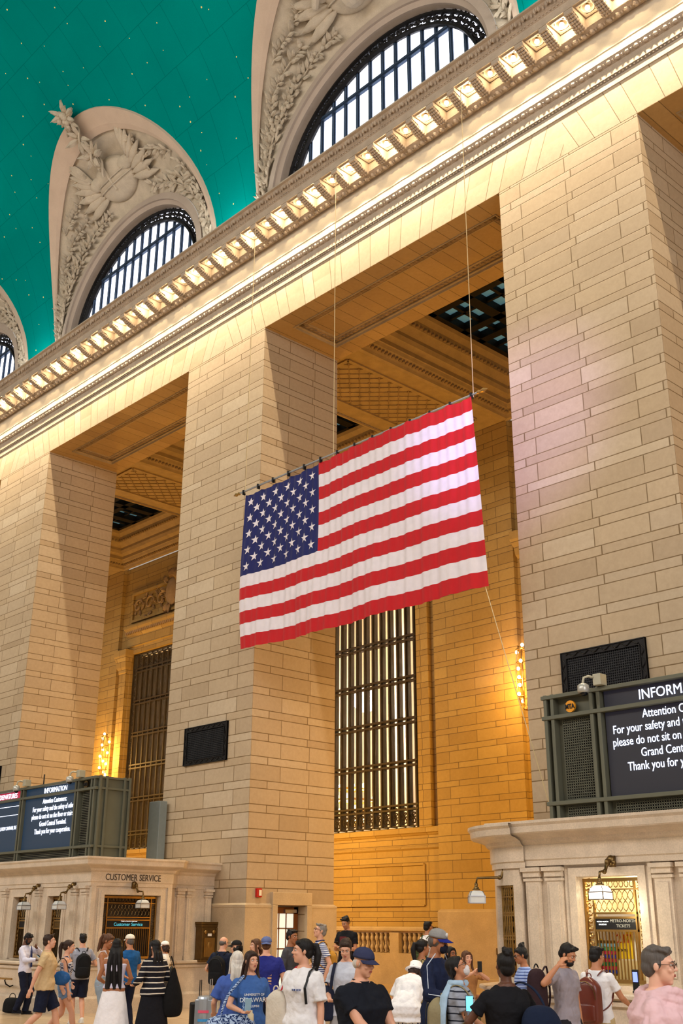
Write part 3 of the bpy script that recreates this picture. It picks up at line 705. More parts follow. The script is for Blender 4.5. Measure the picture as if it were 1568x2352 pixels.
for x in (FX0-.12, FX1+.12):
    s_ = -1 if x < -18 else 1
    MB().loft([[(x+s_*d_, 17.62+r_*math.cos(a_), FZ1+.07+r_*math.sin(a_)) for a_ in np.linspace(0, 2*PI, 9)[:-1]] for d_, r_ in ((0,.03),(.05,.05),(.1,.03),(.18,.055),(.3,.01))]).build('finial', M_brass, fl, world=True)
for k in range(14): x = FX0+.05+(FX1-FX0-.1)*k/13; MB().box(x-.02, x+.02, 17.57, 17.66, FZ1-.03, FZ1+.11).build('tie', M_black, fl, world=True)
M_wire = plain('wire', (190,170,130), .5)
wires = [((FX0+.1, 17.62, FZ1), (FX0+.1, 17.62, 22.1), 'thin wire holding the left end of the flag pole'), ((-19.0, 17.62, FZ1), (-19.0, 17.62, 22.1), 'thin wire holding the middle of the flag pole'), ((FX1, 17.62, FZ1), (FX1, 17.62, 22.1), 'thin wire holding the right end of the flag pole'), ((FX1+.1, 17.6, 8.8), (-12.25, 17.0, 3.47), 'thin guy line from the lower right corner of the flag down to the booth')]
for a, b, lb in wires: tag(MB().tube([a, b], .009, 5).build('wire', M_wire), lb, 'wire')
# ------------------------------------------------------------------ door and fire alarm on the pier's side
x = -23.22
dr = MB()
for b_ in ((x-.1, x+.10, 19.42, 19.6, 0, 2.42), (x-.1, x+.10, 20.62, 20.80, 0, 2.42), (x-.1, x+.10, 19.42, 20.80, 2.42, 2.74)): dr.box(*b_)
struct('trim_16', dr, M_plinth, bev=.01)
M_oak = plain('door_wood', (120,70,30), .4, 0, .25, 5)
dz = MB(); dz.box(x-.30, x-.25, 19.62, 19.72, 0, 2.38); dz.box(x-.30, x-.25, 20.46, 20.60, 0, 2.38); dz.box(x-.30, x-.25, 19.62, 20.6, 2.22, 2.38); dz.box(x-.30, x-.25, 19.62, 20.6, 0, .3)
for y in (19.95, 20.2): dz.box(x-.29, x-.26, y-.015, y+.015, .3, 2.22)
for z in (.85, 1.35, 1.85): dz.box(x-.29, x-.26, 19.7, 20.5, z-.015, z+.015)
door = struct('door_1', dz, M_oak)
struct('door_glass', MB().box(x-.285, x-.275, 19.7, 20.48, .3, 2.22), glow('lit_door_glass', (215,225,215), .8), door)
struct('door_closer', MB().box(x-.25, x-.18, 20.1, 20.5, 2.24, 2.32), M_steel, door)
al = thing('fire_alarm', 'small red fire alarm on the side of the pier above the door', 'fire alarm', (-23.22, 18.99, 2.71))
MB().box(0, .07, -.09, .09, -.11, .11).build('housing', plain('alarm_red', (170,25,25), .4), al, bev=.01)
MB().box(.07, .085, -.02, .06, -.07, .07).build('strobe', plain('strobe_white', (225,220,200), .3), al)

# iron ventilation grilles high on the piers
def vent(x0, x1, z0, z1, label):
    v = thing('vent_grille', label, 'vent', (x0, D-.02, z0)); w_, h = x1-x0, z1-z0
    m = MB(); b = .14
    for q in ((0, w_, 0, b), (0, w_, h-b, h), (0, b, b, h-b), (w_-b, w_, b, h-b)): m.box(q[0], q[1], -.03, .02, q[2], q[3])
    for q in ((0, w_, 0, .02), (0, w_, h-.02, h), (0, .02, 0, h), (w_-.02, w_, 0, h), (b-.02, w_-b+.02, b-.02, b), (b-.02, w_-b+.02, h-b, h-b+.02), (b-.02, b, b, h-b), (w_-b, w_-b+.02, b, h-b)): m.box(q[0], q[1], -.05, 0, q[2], q[3])
    def wave(p0, p1):
        L = math.hypot(p1[0]-p0[0], p1[1]-p0[1]); n = int(L/.035); dx, dz_ = (p1[0]-p0[0])/L, (p1[1]-p0[1])/L
        m.tube([(p0[0]+dx*L*k/n - dz_*.035*math.sin(k*.9), -.04, p0[1]+dz_*L*k/n + dx*.035*math.sin(k*.9)) for k in range(n+1)], .011, 4)
    wave((b, b/2), (w_-b, b/2)); wave((b, h-b/2), (w_-b, h-b/2)); wave((b/2, b), (b/2, h-b)); wave((w_-b/2, b), (w_-b/2, h-b))
    m.build('frame', M_iron, v)
    m = MB(); x = b
    while x < w_-b: m.box(x-.007, x+.007, -.02, 0, b, h-b); x += .05
    z = b
    while z < h-b: m.box(b, w_-b, -.022, -.002, z-.007, z+.007); z += .05
    m.build('mesh', plain('vent_mesh', (42,42,44), .6, .4), v); MB().box(b, w_-b, .0, .01, b, h-b).build('backing', M_black, v)
vent(-26.22, -24.23, 6.16, 7.23, 'dark iron vent grille low on the pier behind the flag')
vent(-13.04, -11.05, 6.16, 7.23, 'dark iron vent grille above the right information board')
vent(-39.45, -37.45, 6.16, 7.23, 'dark iron vent grille at the left edge above the departures board')
tag(MB().box(-27.36, -26.82, 18.25, 18.5, 3.44, 5.23).build('metal_cabinet', plain('grey_blue_steel', (120,128,128), .5, .3), bev=.01), 'grey blue metal cabinet standing against the pier beside the left board', 'cabinet')
tag(MB().box(-24.66, -24.3, 30.36, 30.42, 1.05, 1.25).build('wall_plate', M_dbrass), 'small brown brass plate low on the inner wall', 'wall plate')

# ------------------------------------------------------------------ booths
CORN = [(0, 2.80), (.03, 2.80), (.03, 2.88), (.05, 2.90), (.05, 3.12), (.08, 3.14), (.10, 3.16), (.12, 3.20), (.20, 3.24), (.30, 3.27), (.32, 3.29), (.33, 3.38), (.36, 3.42), (.36, 3.46), (-.5, 3.48)]
def seg_frame(p, q):
    a = Vector((*p, 0)); d = (Vector((*q, 0))-a); L = d.length; d.normalize(); return a, d, Vector((d.y, -d.x, 0)), L
def wall_seg(mb, p, q, opens, z0=1.05, z1=2.82, th=.4):
    a, d, n_, L = seg_frame(p, q)
    def blk(x0, x1, za, zb, o0=-th, o1=0):
        if x1-x0 < .003 or zb-za < .003: return
        vs = [a+d*x+n_*o+Vector((0,0,z)) for z in (za, zb) for x, o in ((x0,o1),(x1,o1),(x1,o0),(x0,o0))]
        mb.add(vs, [(3,2,1,0),(4,5,6,7),(0,1,5,4),(1,2,6,5),(2,3,7,6),(3,0,4,7)])
    x = 0
    for o in sorted(opens):
        blk(x, o[0], z0, z1); blk(o[0], o[1], z0, o[2]); blk(o[0], o[1], o[3], z1); x = o[1]
    blk(x, L, z0, z1); return blk
def pilaster(mb, blk, x, w_=.26):
    blk(x-w_/2, x+w_/2, 1.05, 2.82, 0, .06); blk(x-w_/2-.03, x+w_/2+.03, 2.60, 2.64, 0, .08); blk(x-w_/2-.02, x+w_/2+.02, 2.66, 2.74, 0, .10); blk(x-w_/2-.05, x+w_/2+.05, 2.74, 2.80, 0, .13)
    blk(x-w_/2-.03, x+w_/2+.03, 1.05, 1.2, 0, .09); blk(x-w_/2+.05, x+w_/2-.05, 1.28, 2.54, 0, .075)
def frame_open(blk, o, w_=.16):
    x0, x1, z0, z1 = o
    for k, (g_, pr_) in enumerate(((w_, .03), (w_*.62, .055), (w_*.3, .04))):
        e_ = .004+.003*k; blk(x0-g_, x0-e_, z0+e_, z1+g_, -.02, pr_); blk(x1+e_, x1+g_, z0+e_, z1+g_, -.02, pr_); blk(x0-e_, x1+e_, z1+e_, z1+g_-.002, -.02, pr_-.001)
def base_ledge(name_cat, path, parent):
    m = MB().sweep(path, [(0, 1.0), (.05, .98), (.05, .93), (.0, .90), (0, .36), (.06, .34), (.08, .30), (.08, 0)]); m.build('counter_wall', M_marble, parent, world=True)
    m = MB().sweep(path, [(-.9, 1.09), (.08, 1.09), (.10, 1.07), (.10, 1.03), (.03, 1.0), (0, .99)]); m.build('ledge', M_marble, parent, world=True)
def ticket_window(label, loc, rz, w_, z0, z1, sign=None, dark=True, posters=False):
    t_ = thing('ticket_window', label, 'ticket window', loc, rz); h = w_/2; Y = .11
    m = MB()
    for q, e_ in (((-h, h, z1-.05, z1), 0), ((-h, h, z0, z0+.05), 0), ((-h+.001, -h+.04, z0+.001, z1-.001), .002), ((h-.04, h-.001, z0+.001, z1-.001), .002)): m.box(q[0], q[1], Y-.03+e_, Y+.03-e_, q[2], q[3])
    b = min(.15, w_*.16)
    for q, e_ in (((-h+b, -h+b+.025, z0+.002, z1-.002), .004), ((h-b-.025, h-b, z0+.002, z1-.002), .004), ((-h+.002, h-.002, z1-b-.02, z1-b), .006)): m.box(q[0], q[1], Y-.03+e_, Y+.02-e_, q[2], q[3])
    zs = z0+(z1-z0)*.62; zt = z1-b-.02; sb = zs-.17
    m.box(-h+b, h-b, Y-.03, Y+.02, zs+.04, zs+.07); m.box(-h+b, h-b, Y-.03, Y+.02, zs-.02, zs+.01); m.box(-h+b, h-b, Y-.03, Y+.02, sb-.03, sb)
    m.build('frame', M_brass, t_)
    m = MB()
    z = z0+.12
    while z < z1-.06:      # scrolled side strips
        for s_ in (-1, 1):
            xc = s_*(h-b/2-.005); m.tube([(xc+math.cos(a_)*b*.30*(1-a_/9), Y, z+s_*math.sin(a_)*.045*(1-a_/9)) for a_ in np.linspace(0, 7, 15)], .008, 4); m.bar((xc-b*.25, Y, z+.05), (xc+b*.25, Y, z+.065), .012)
        z += .105
    x = -h+b+.05
    while x < h-b: m.tube([(x+math.cos(a_)*.035, Y, z1-b/2-.01+math.sin(a_)*b*.3) for a_ in np.linspace(0, 6.28, 9)], .007, 4); x += .09
    nx = max(3, int((w_-2*b)/.09)); px = (w_-2*b)/nx; nz = max(2, int((zt-zs-.08)/.14)); pz = (zt-zs-.08)/nz
    for i in range(nx+1):       # curling lattice
        for s_ in (-1, 1):
            m.tube([(max(-h+b, min(h-b, -h+b+px*i+s_*px*.5*math.sin(PI*k/4))), Y, zs+.08+pz*k/4) for k in range(4*nz+1)], .0065, 4)
    m.build('lattice', M_dbrass if dark else M_brass, t_)
    m = MB(); nbar = int((w_-2*b)/.055)
    for i in range(1, nbar): x = -h+b+(w_-2*b)*i/nbar; m.box(x-.007, x+.007, Y-.01, Y+.01, z0+.05, sb)
    m.build('bars', M_dbrass if dark else M_brass, t_)
    m = MB().box(-h+b, h-b, Y-.02, Y+.0, sb, zs-.02)
    nb_ = m.build('name_board', M_black, t_)
    if sign:
        for txt, sz, dz_, cc, dx in sign: text_mesh('lettering', txt, sz, cc, nb_, (dx, Y-.022, sb+dz_))
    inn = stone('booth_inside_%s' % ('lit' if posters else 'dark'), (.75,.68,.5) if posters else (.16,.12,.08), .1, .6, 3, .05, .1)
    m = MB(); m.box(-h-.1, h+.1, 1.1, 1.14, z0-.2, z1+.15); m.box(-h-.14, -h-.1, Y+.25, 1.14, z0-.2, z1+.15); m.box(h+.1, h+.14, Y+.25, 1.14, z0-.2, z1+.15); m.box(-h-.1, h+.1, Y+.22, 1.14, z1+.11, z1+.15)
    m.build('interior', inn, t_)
    return t_
M_txw = glow('sign_white', (225,230,235), .7); M_txt = glow('sign_teal', (70,170,190), .8); M_txd = plain('letter_dark', (60,48,38), .6); M_gold = plain('letter_gold', (140,110,60), .4, .5)
def booth_lamp(label, loc, rz, on, reach=.38):
    """bracket on the marble, arm, then a glazed lantern hanging in front; faces -Y"""
    L = thing('booth_lamp', label, 'lamp', loc, rz)
    m = MB(); m.box(-.05, .05, -.03, 0, .34, .50); m.ell((0, -.05, .43), (.07,.06,.08), 10, 6); m.ell((.05, -.06, .40), (.04,.04,.05), 8, 5)
    m.tube([(0,-.03,.43), (0,-.12,.42), (0,-.18,.35), (0,-.22,.27), (0,-.30,.27), (0,-reach+.02,.26), (0,-reach,.18)], [.03,.034,.026,.022,.02,.018,.016], 8)
    m.ell((0,-.15,.40), (.035,.05,.06), 8, 6); m.ell((0,-.24,.27), (.035,.04,.035), 8, 6); m.lathe((0,-reach,0.02), [(.02,.17),(.028,.14),(.022,.11),(.045,.10),(.035,.085),(.06,.075),(.065,.06)], 12)
    m.build('arm', M_dbrass, L, smooth=True)
    g_ = glow('lantern_glass_on', (255,250,235), 5) if on else plain('lantern_glass', (205,205,200), .25)
    def sq(r, z, r2=None): r2 = r = r*.74; z = z*.86; return [(x*r, -reach+y*r2, z) for x, y in ((-1,-1),(1,-1),(1,1),(-1,1))]
    MB().loft([sq(.16,-.13), sq(.16,-.025)]).build('glass', g_, L)
    MB().loft([sq(.155,-.012), sq(.145,.03), sq(.11,.07), sq(.06,.085)]).build('glass_top', g_, L)
    m = MB()
    for z, r in ((-.135, .167), (-.018, .167)):
        q = sq(r, z); 
        for i in range(4): m.bar(q[i], q[(i+1)%4], .014, .014)
    a, b, c_ = sq(.165,-.135), sq(.165,-.018), sq(.115,.072)
    for i in range(4): m.bar(a[i], b[i], .012); m.bar(b[i], c_[i], .010)
    m.build('lantern_frame', M_steel if not on else M_dbrass, L)
    if on: lamp('lantern_light', 'POINT', Vector(loc)+Matrix.Rotation(rz, 3, 'Z') @ Vector((0,-reach+.0,-.22)), 26, (1,.88,.68), .08)
    return L
# left booth
LB_ = thing('ticket_booth', 'left marble booth carved with customer service, below the information board', 'booth', (-24.6, 14.7, 0))
A_, B_, C_, Dd = (-24.30, 14.7), (-24.18, 16.95), (-24.50, 17.30), (-24.60, 18.55)
m = MB()
ow = [(-28.0,-27.28), (-26.22,-25.51), (-29.78,-29.06), (-31.56,-30.84)]
blk = wall_seg(m, (-44, 14.7), A_, [(a+44, b+44, 1.1, 2.58) for a, b in ow])
for a, b in ow: frame_open(blk, (a+44, b+44, 1.1, 2.58), .13); pilaster(m, blk, (a+b)/2+44+.89)
pilaster(m, blk, 19.5, .22)
blk = wall_seg(m, A_, B_, [(.36, 1.92, 1.13, 2.6)]); frame_open(blk, (.36, 1.92, 1.13, 2.6), .15)
L2 = (Vector(B_)-Vector(A_)).length; blk(0, .12, 1.05, 2.8, 0, .05); blk(L2-.12, L2, 1.05, 2.8, 0, .05)
blk = wall_seg(m, B_, C_, []); blk = wall_seg(m, C_, Dd, []); pilaster(m, blk, .14, .2); pilaster(m, blk, 1.1, .2); pilaster(m, blk, .43, .14)
m.build('upper_wall', M_marble, LB_, world=True)
path = [(-44, 14.7), A_, B_, C_, (-24.62, 18.6)]
MB().sweep(path, CORN).build('entablature', M_marble, LB_, world=True)
MB().prism([(-44,14.9), (-24.9,14.9), (-24.9,18.55), (-44,18.55)], 3.38, 3.44).build('roof', M_marble, LB_, world=True)
base_ledge('', [(-44, 13.95), (-26.1, 13.95), (-25.3, 14.05), (-24.7, 14.3), (-24.25, 14.75), (-24.12, 16.95), (-24.42, 17.3), (-24.53, 18.6)], LB_)
for a, b, lb, sg in ((ow[1][0], ow[1][1], 'second narrow brass ticket window from the customer service corner, gold sign', [('TICKETS', .09, .04, M_gold, 0)]), (ow[0][0], ow[0][1], 'narrow brass ticket window with a black sign at the left edge', None), (ow[2][0], ow[2][1], 'ticket window cropped by the left edge', None)):
    tw = ticket_window(lb, ((a+b)/2, 14.72, 0), 0, .70, 1.12, 2.56, sg)
    if sg: [c_ for c_ in tw.children if c_.name.startswith('name_board')][0].data.materials[0] = M_dbrass
ang = math.atan2(B_[1]-A_[1], B_[0]-A_[0]); cs = Vector(A_).lerp(Vector(B_), 1.14/L2)
ticket_window('wide brass customer service window on the angled face of the left booth', (cs.x, cs.y, 0), ang, 1.54, 1.15, 2.58, [('Customer Service', .11, .03, M_txt, 0), ('Metro-North Railroad', .05, .125, M_txw, .02)], dark=True)
tx = text_mesh('carved_lettering', 'CUSTOMER SERVICE', .215, M_txd, LB_, (0,0,0), sx=.80, bold=.0)
n_ = Vector((math.sin(ang), -math.cos(ang), 0)); pc = Vector((cs.x, cs.y, 0))+n_*.056; tx.location = pc - LB_.location + Vector((0,0,2.94)) - Vector((math.cos(ang), math.sin(ang), 0))*.02
tx.rotation_euler = (PI/2, 0, ang)
booth_lamp('unlit lantern on a bracket by the left edge of the left booth', (-26.72, 14.66, 2.38), 0, False)
booth_lamp('unlit lantern between the narrow windows and the customer service corner', (-24.98, 14.66, 2.38), 0, False)
booth_lamp('unlit lantern hanging before the customer service window', (cs.x+n_.x*.03, cs.y+n_.y*.03, 2.42), ang, False, .5)
rl = thing('brass_rail', 'brass rail on scroll brackets along the left booth counter', 'rail', (-30, 13.8, .72))
MB().tube([(-36, 13.72, .70), (-25.9, 13.72, .70)], .022, 8).build('bar', M_brass, rl, world=True)
for x in (-33, -30, -27.6, -26.2): MB().tube([(x, 13.93, .55), (x, 13.85, .52), (x, 13.74, .58), (x, 13.70, .66), (x, 13.74, .71)], .016, 6).build('bracket', M_iron, rl, world=True)
mbx = thing('mail_box', 'ornate brass mail box mounted on the left booth beside the pier', 'mail box', (-24.55, 18.30, 1.10), PI/2)
m = MB(); m.box(-.25, .25, -.26, 0, 0, .78); m.box(-.29, .29, -.30, 0, .84, .90); m.box(-.27, .27, -.28, 0, .78, .84); m.box(-.28, .28, -.30, 0, -.06, .0)
for x in (-.22, .22): m.box(x-.03, x+.03, -.285, -.26, .02, .76)
m.build('body', M_dbrass, mbx, bev=.006)
m = MB(); m.box(-.17, .17, -.28, -.26, .06, .52); m.box(-.13, .13, -.29, -.27, .10, .48); m.ell((0, -.29, .34), (.06,.012,.08), 12, 8)
for x in (-.13, .13): m.ell((x, -.28, .66), (.05,.02,.05), 12, 6)
m.build('door_panel', M_brass, mbx); MB().box(-.06, .06, -.275, -.262, .56, .62).build('slot_label', M_txw if False else plain('paper', (225,215,200), .6), mbx)
# right booth with a rounded end
RB = thing('ticket_booth', 'right marble booth with a rounded corner and a lit ticket window', 'booth', (-11.2, 14.5, 0))
arc = [(-12.25+ (1.05-1.05*math.sin(a_)), 15.55-1.05*math.cos(a_)) for a_ in np.linspace(PI/2, 0, 9)]
arc = [(-12.3, 18.55)] + [(-12.3+1.05*(1-math.cos(f)), 15.55-1.05*math.sin(f)) for f in np.linspace(0, PI/2, 9)] + [(-10.95, 14.5)]
arc2 = arc[:-1] + [(-11.1, 14.5), (-11.1, 14.62)]
RWIN = [(-10.22, -9.16), (-7.9, -6.9), (-5.6, -4.6)]
m = MB(); blk = wall_seg(m, (-11.2, 14.6), (-1.0, 14.6), [(a+11.2, b+11.2, 1.15, 2.64) for a, b in RWIN])
for a, b in RWIN: frame_open(blk, (a+11.2, b+11.2, 1.15, 2.64), .22)
for x in (-11.03, -10.62, -8.74, -8.30, -6.42, -5.98): pilaster(m, blk, x+11.2, .27)
m.build('upper_wall', M_marble, RB, world=True)
m = MB()
pts = [(-12.3+1.05*(1-math.cos(f)), 15.55-1.05*math.sin(f)) for f in np.linspace(0, PI/2, 13)]
for i in range(12):
    if 7 <= i <= 10:   # curved window
        wall_seg(m, pts[i], pts[i+1], [(0.001, (Vector(pts[i+1])-Vector(pts[i])).length-.001, 1.2, 2.55)], th=.12)
    else: wall_seg(m, pts[i], pts[i+1], [], th=.2)
wall_seg(m, (-12.3, 18.55), (-12.3, 15.55), [], th=.2)
m.build('rounded_corner', M_marble, RB, world=True)
CO2 = [(o*1.15, z) for o, z in CORN]
MB().sweep([(-12.3, 18.55)] + pts + [(-11.1, 14.5), ], CO2).build('corner_entablature', M_marble, RB, smooth=False, world=True)
MB().sweep([(-11.25, 15.0), (-11.25, 14.55), (-1, 14.55)], [(o+.03, z+.02) for o, z in CORN]).build('entablature', M_marble, RB, world=True)
MB().prism([(-12.2,15.4), (-11.3,14.8), (-1,14.8), (-1,18.55), (-12.2,18.55)], 3.40, 3.46).build('roof', M_marble, RB, world=True)
base_ledge('', [(-12.35, 18.55), (-12.35, 15.5), (-12.1, 14.6), (-11.5, 14.05), (-10.9, 13.88), (-1, 13.88)], RB)
m = MB(); mid = []
for f in np.linspace(7/12*PI/2, 11/12*PI/2, 9): mid.append((-12.3+1.05*(1-math.cos(f))+.06, 15.55-1.05*math.sin(f)+.06))
CW = thing('ticket_window', 'curved brass lattice window on the rounded corner of the right booth', 'ticket window', (mid[4][0], mid[4][1], 1.2))
for i, (x, y) in enumerate(mid):
    m.box(x-.008, x+.008, y-.008, y+.008, 1.2, 2.55)
    if i < 8:
        x2, y2 = mid[i+1]
        for z in (1.22, 1.75, 1.80, 2.1, 2.14, 2.38, 2.53): m.bar((x, y, z), (x2, y2, z), .015, .02)
        for k in range(8): z = 1.25+.16*k; m.bar((x, y, z), (x2, y2, z+.16), .008); m.bar((x, y, z+.16), (x2, y2, z), .008)
m.build('lattice', M_brass, CW, world=True)
MB().box(-11.9, -11.3, 15.1, 15.14, 1.1, 2.7).build('interior', M_black, CW, world=True)
M_white_sign = plain('sign_letter', (150,150,140), .5)
tw = ticket_window('lit brass ticket window of the right booth with a yellow poster inside', ((RWIN[0][0]+RWIN[0][1])/2, 14.62, 0), 0, 1.04, 1.18, 2.62, [('METRO-NORTH', .062, .10, M_white_sign, .13), ('TICKETS', .062, .03, M_white_sign, .13), ('METRO-NORTH', .028, .10, M_txw, -.22), ('RAILROAD', .028, .06, M_txw, -.22)], dark=False, posters=True)
for i in (1, 2): ticket_window('ticket window beyond the right edge' if i == 1 else 'ticket window far beyond the right edge', ((RWIN[i][0]+RWIN[i][1])/2, 14.62, 0), 0, .96, 1.18, 2.62, None, dark=False)
lamp('booth_inside_lamp', 'POINT', (-9.65, 15.2, 2.45), 22, (1,.85,.55), .1)
ps = thing('poster', 'yellow and white poster with red numbers behind the bars of the lit window', 'poster', (-9.86, 14.96, 1.50))
MB().box(-.30, .42, -.01, 0, -.02, .62).build('sheet', plain('poster_white', (225,220,205), .5), ps)
MB().add([(-.30,-.014,.30),(-.02,-.014,.08),(.30,-.014,.55),(.30,-.014,-.0),(-.30,-.014,-.0)], [(0,1,4),(1,2,3),(1,3,4)]).build('yellow_field', plain('poster_yellow', (225,190,30), .5), ps)
text_mesh('lettering', '217', .17, plain('poster_red', (200,70,40), .5), ps, (.14,-.02,.22)); text_mesh('lettering', 'EXPLORE', .06, M_black, ps, (-.14,-.02,.5))
text_mesh('lettering', 'TICKETS', .05, M_black, ps, (.10,-.02,.10))
pb = thing('card_rack', 'rack of small red blue and green leaflets behind the bars', 'leaflet rack', (-9.98, 14.86, 1.30))
for j, cc in enumerate(((40,60,150),(190,40,70),(40,120,70),(190,40,70),(60,60,160),(190,40,80),(60,140,90),(120,170,190))):
    m = MB()
    for i in range(5): m.box(-.14+i*.062, -.09+i*.062, -.012, 0, .0+j*.052, .045+j*.052)
    m.build('leaflet_row', plain('leaflet_%d_%d' % (cc[0], j), cc, .5), pb)
MB().box(-.16, .18, 0, .02, -.03, .45).build('back_board', M_dbrass, pb)
cr = thing('card_reader', 'black card reader with a glowing screen on the right counter', 'card reader', (-9.1, 14.2, 1.09), .3)
MB().box(-.05,.05,-.03,.04,0,.03).build('base', M_black, cr, bev=.006); MB().box(-.045,.045,-.015,.02,.03,.30).build('body', M_black, cr, bev=.01); MB().box(-.032,.032,-.022,-.015,.14,.27).build('screen', glow('reader_screen', (120,140,255), 1.5), cr)
booth_lamp('lit glass lantern hanging before the right booth window', (-9.50, 14.48, 2.42), 0, True)
booth_lamp('unlit lantern hanging off the rounded corner of the right booth', (-11.52, 14.72, 2.40), -.75, False, .62)
rr_ = thing('brass_rail', 'brass rail along the right booth counter behind the people', 'rail', (-9, 13.7, .72))
MB().tube([(-10.8, 13.68, .52), (-2, 13.68, .52)], .022, 8).build('bar', M_brass, rr_, world=True)
for x in (-10.4, -9.2, -7.5): MB().tube([(x, 13.88, .38), (x, 13.78, .36), (x, 13.68, .50)], .016, 6).build('bracket', M_iron, rr_, world=True)

# ------------------------------------------------------------------ information boards on the booth roofs
def scr_mat(name, rgb, s): return glow(name, rgb, s)
M_scr = glow('screen_navy', (12,38,58), 1.3); M_scr2 = glow('screen_dark', (20,20,34), .8); M_red = glow('screen_red', (190,20,60), 1.0); M_lt = glow('screen_text', (225,232,255), 2.2)
scrs = []
def board(label, x0, x1, y0, zb, zt, verts, zh, zl, panels, screens, flip):
    """frame members; x local = world x"""
    B = thing('information_board', label, 'information board', (x0, y0, zb)); yd = 1.0
    m = MB(); w_ = .07
    m.box(x0, x1, y0+.06, y0+yd, zb, zt-.03)
    m.build('cabinet', M_olive, B, world=True)
    m = MB()
    for x in verts:
        for dx in (-.11, .04): m.box(x+dx, x+dx+.07, y0-.10, y0+.08, zb, zt)
    for z in (zb+.02, zl, zh, zt-.05): m.box(x0-.02, x1+.02, y0-.12, y0+.08, z-.035, z+.035)
    for y in (y0+.02, y0+yd*.22, y0+yd*.8, y0+yd-.03):
        m.box(x1-.02, x1+.07, y-.035, y+.035, zb, zt)
    for z in (zb+.02, zl, zh, zt-.05): m.box(x1-.02, x1+.06, y0, y0+yd, z-.03, z+.03)
    m.build('frame', M_olive, B, world=True, bev=.008)
    m = MB(); m2 = MB()
    for a, b, c_, d_ in panels:
        m2.box(a, b, y0+.03, y0+.055, c_, d_)
        if flip:
            x = a
            while x < b: m.box(x-.006, x+.006, y0-.0, y0+.02, c_, d_); x += .045
        z = c_
        while z < d_: m.box(a, b, y0-.0, y0+.02, z-.007, z+.007); z += .045
    m.build('grille', M_olive, B, world=True); m2.build('grille_backing', M_black, B, world=True)
    B['q'] = 0; del B['q']; scrs[:] = [MB().box(a, b, y0+.0, y0+.03, c_, d_).build('screen', mt, B, world=True) for (a, b, c_, d_, mt) in screens]
    return B
Y0 = 16.4
BL = board('left olive steel board with information and departures screens above the booth', -40, -27.12, Y0, 3.48, 5.80, [-27.30, -28.14, -31.32, -34.45, -37.6, -39.9], 5.46, 3.92,
      [(-27.95,-27.45,3.98,5.40), (-27.95,-27.45,3.52,3.88), (-31.2,-28.3,3.52,3.88), (-34.3,-31.5,3.52,3.88)],
      [(-31.22,-28.28,3.96,5.42,M_scr), (-31.22,-28.28,5.50,5.74,M_scr), (-34.35,-31.45,3.96,5.42,M_scr), (-34.35,-31.45,5.50,5.74,M_red)], False); scl = list(scrs)
BR = board('right olive steel board with an information screen above the rounded booth', -11.93, -4.0, Y0, 3.48, 5.88, [-11.80, -10.82, -7.52, -4.2], 5.46, 3.96,
      [(-11.58,-10.98,4.02,5.40), (-11.58,-10.98,3.52,3.90), (-10.6,-7.7,3.52,3.90)],
      [(-10.68,-7.66,4.00,5.42,M_scr2), (-10.68,-7.66,5.50,5.80,M_scr2), (-7.4,-4.4,4.0,5.42,M_scr2)], True); scr_r = list(scrs)
MSG = ['Attention Customers:', 'For your safety and the safety of others,', 'please do not sit on the floor or stairs in', 'Grand Central Terminal.', 'Thank you for your cooperation.']
for B, xc, sx, top, st in ((BL, -29.47, .745, 5.24, .213), (BR, -9.22, .75, 5.25, .213)):
    o = B.location
    text_mesh('header_lettering', 'INFORMATION', .21 if B is BL else .245, M_lt, (scl if B is BL else scr_r)[1], (xc-o.x, -.012, (5.535 if B is BL else 5.56)-o.z), sx=.92)
    for k, ln in enumerate(MSG): text_mesh('message_line', ln, .205, M_lt, (scl if B is BL else scr_r)[0], (xc-o.x, -.012, top-st*k-o.z), sx=sx*(1.06 if B is BR else 1))
o = BL.location
text_mesh('header_lettering', 'DEPARTURES', .21, M_lt, scl[3], (-32.33-o.x, -.012, 5.535-o.z), sx=.92)
MB().box(-34.3, -31.48, Y0-.01, Y0, 5.28, 5.295).build('screen_line', M_lt, BL, world=True); MB().box(-34.3, -31.48, Y0-.01, Y0, 5.02, 5.035).build('screen_line', M_lt, BL, world=True)
text_mesh('message_line', 'STAMFORD, NEW CANAAN, SLE', .15, M_lt, scl[2], (-31.62-o.x, -.012, 4.60-o.z), align='RIGHT', sx=.72)
for B, x, y in ((BR, -11.36, 5.62), (BL, -27.72, 5.60)):
    o = B.location
    e = MB(); e.tube([(x-o.x, -.06, y-o.z), (x-o.x, -.02, y-o.z)], .105, 20)
    e.build('emblem', plain('emblem_orange', (225,150,30), .4) if B is BR else M_dbrass, B)
    text_mesh('emblem_lettering', 'MTA', .12, M_black, B, (x-o.x, -.066, y-.042-o.z), sx=.8, bold=.004)
def camera_unit(label, x, y, z, rz=0):
    c = thing('security_camera', label, 'security camera', (x, y, z), rz)
    MB().box(-.02, .14, -.10, .10, .0, .20).build('bracket', plain('beige_metal', (165,160,140), .5, .2), c, bev=.01)
    MB().tube([(.0,-.08,.14), (-.06,-.16,.16), (-.13,-.2,.14), (-.14,-.22,.06), (-.14,-.22,.02)], .022, 8).build('arm', plain('beige_metal', (165,160,140)), c, smooth=True)
    MB().lathe((-.14,-.22,0), [(.03,.04),(.06,.03),(.10,-.0),(.105,-.10),(.09,-.13)], 16).build('housing', plain('cam_grey', (170,168,160), .3, .4), c, smooth=True)
    MB().ell((-.14,-.22,-.13), (.072,.072,.06), 14, 8).build('dome', plain('black_dome', (8,8,14), .1), c, smooth=True)
camera_unit('dome security camera on top of the right information board', -10.72, 16.28, 5.88)
camera_unit('dome security camera at the right end of the left information board', -28.0, 16.28, 5.80)
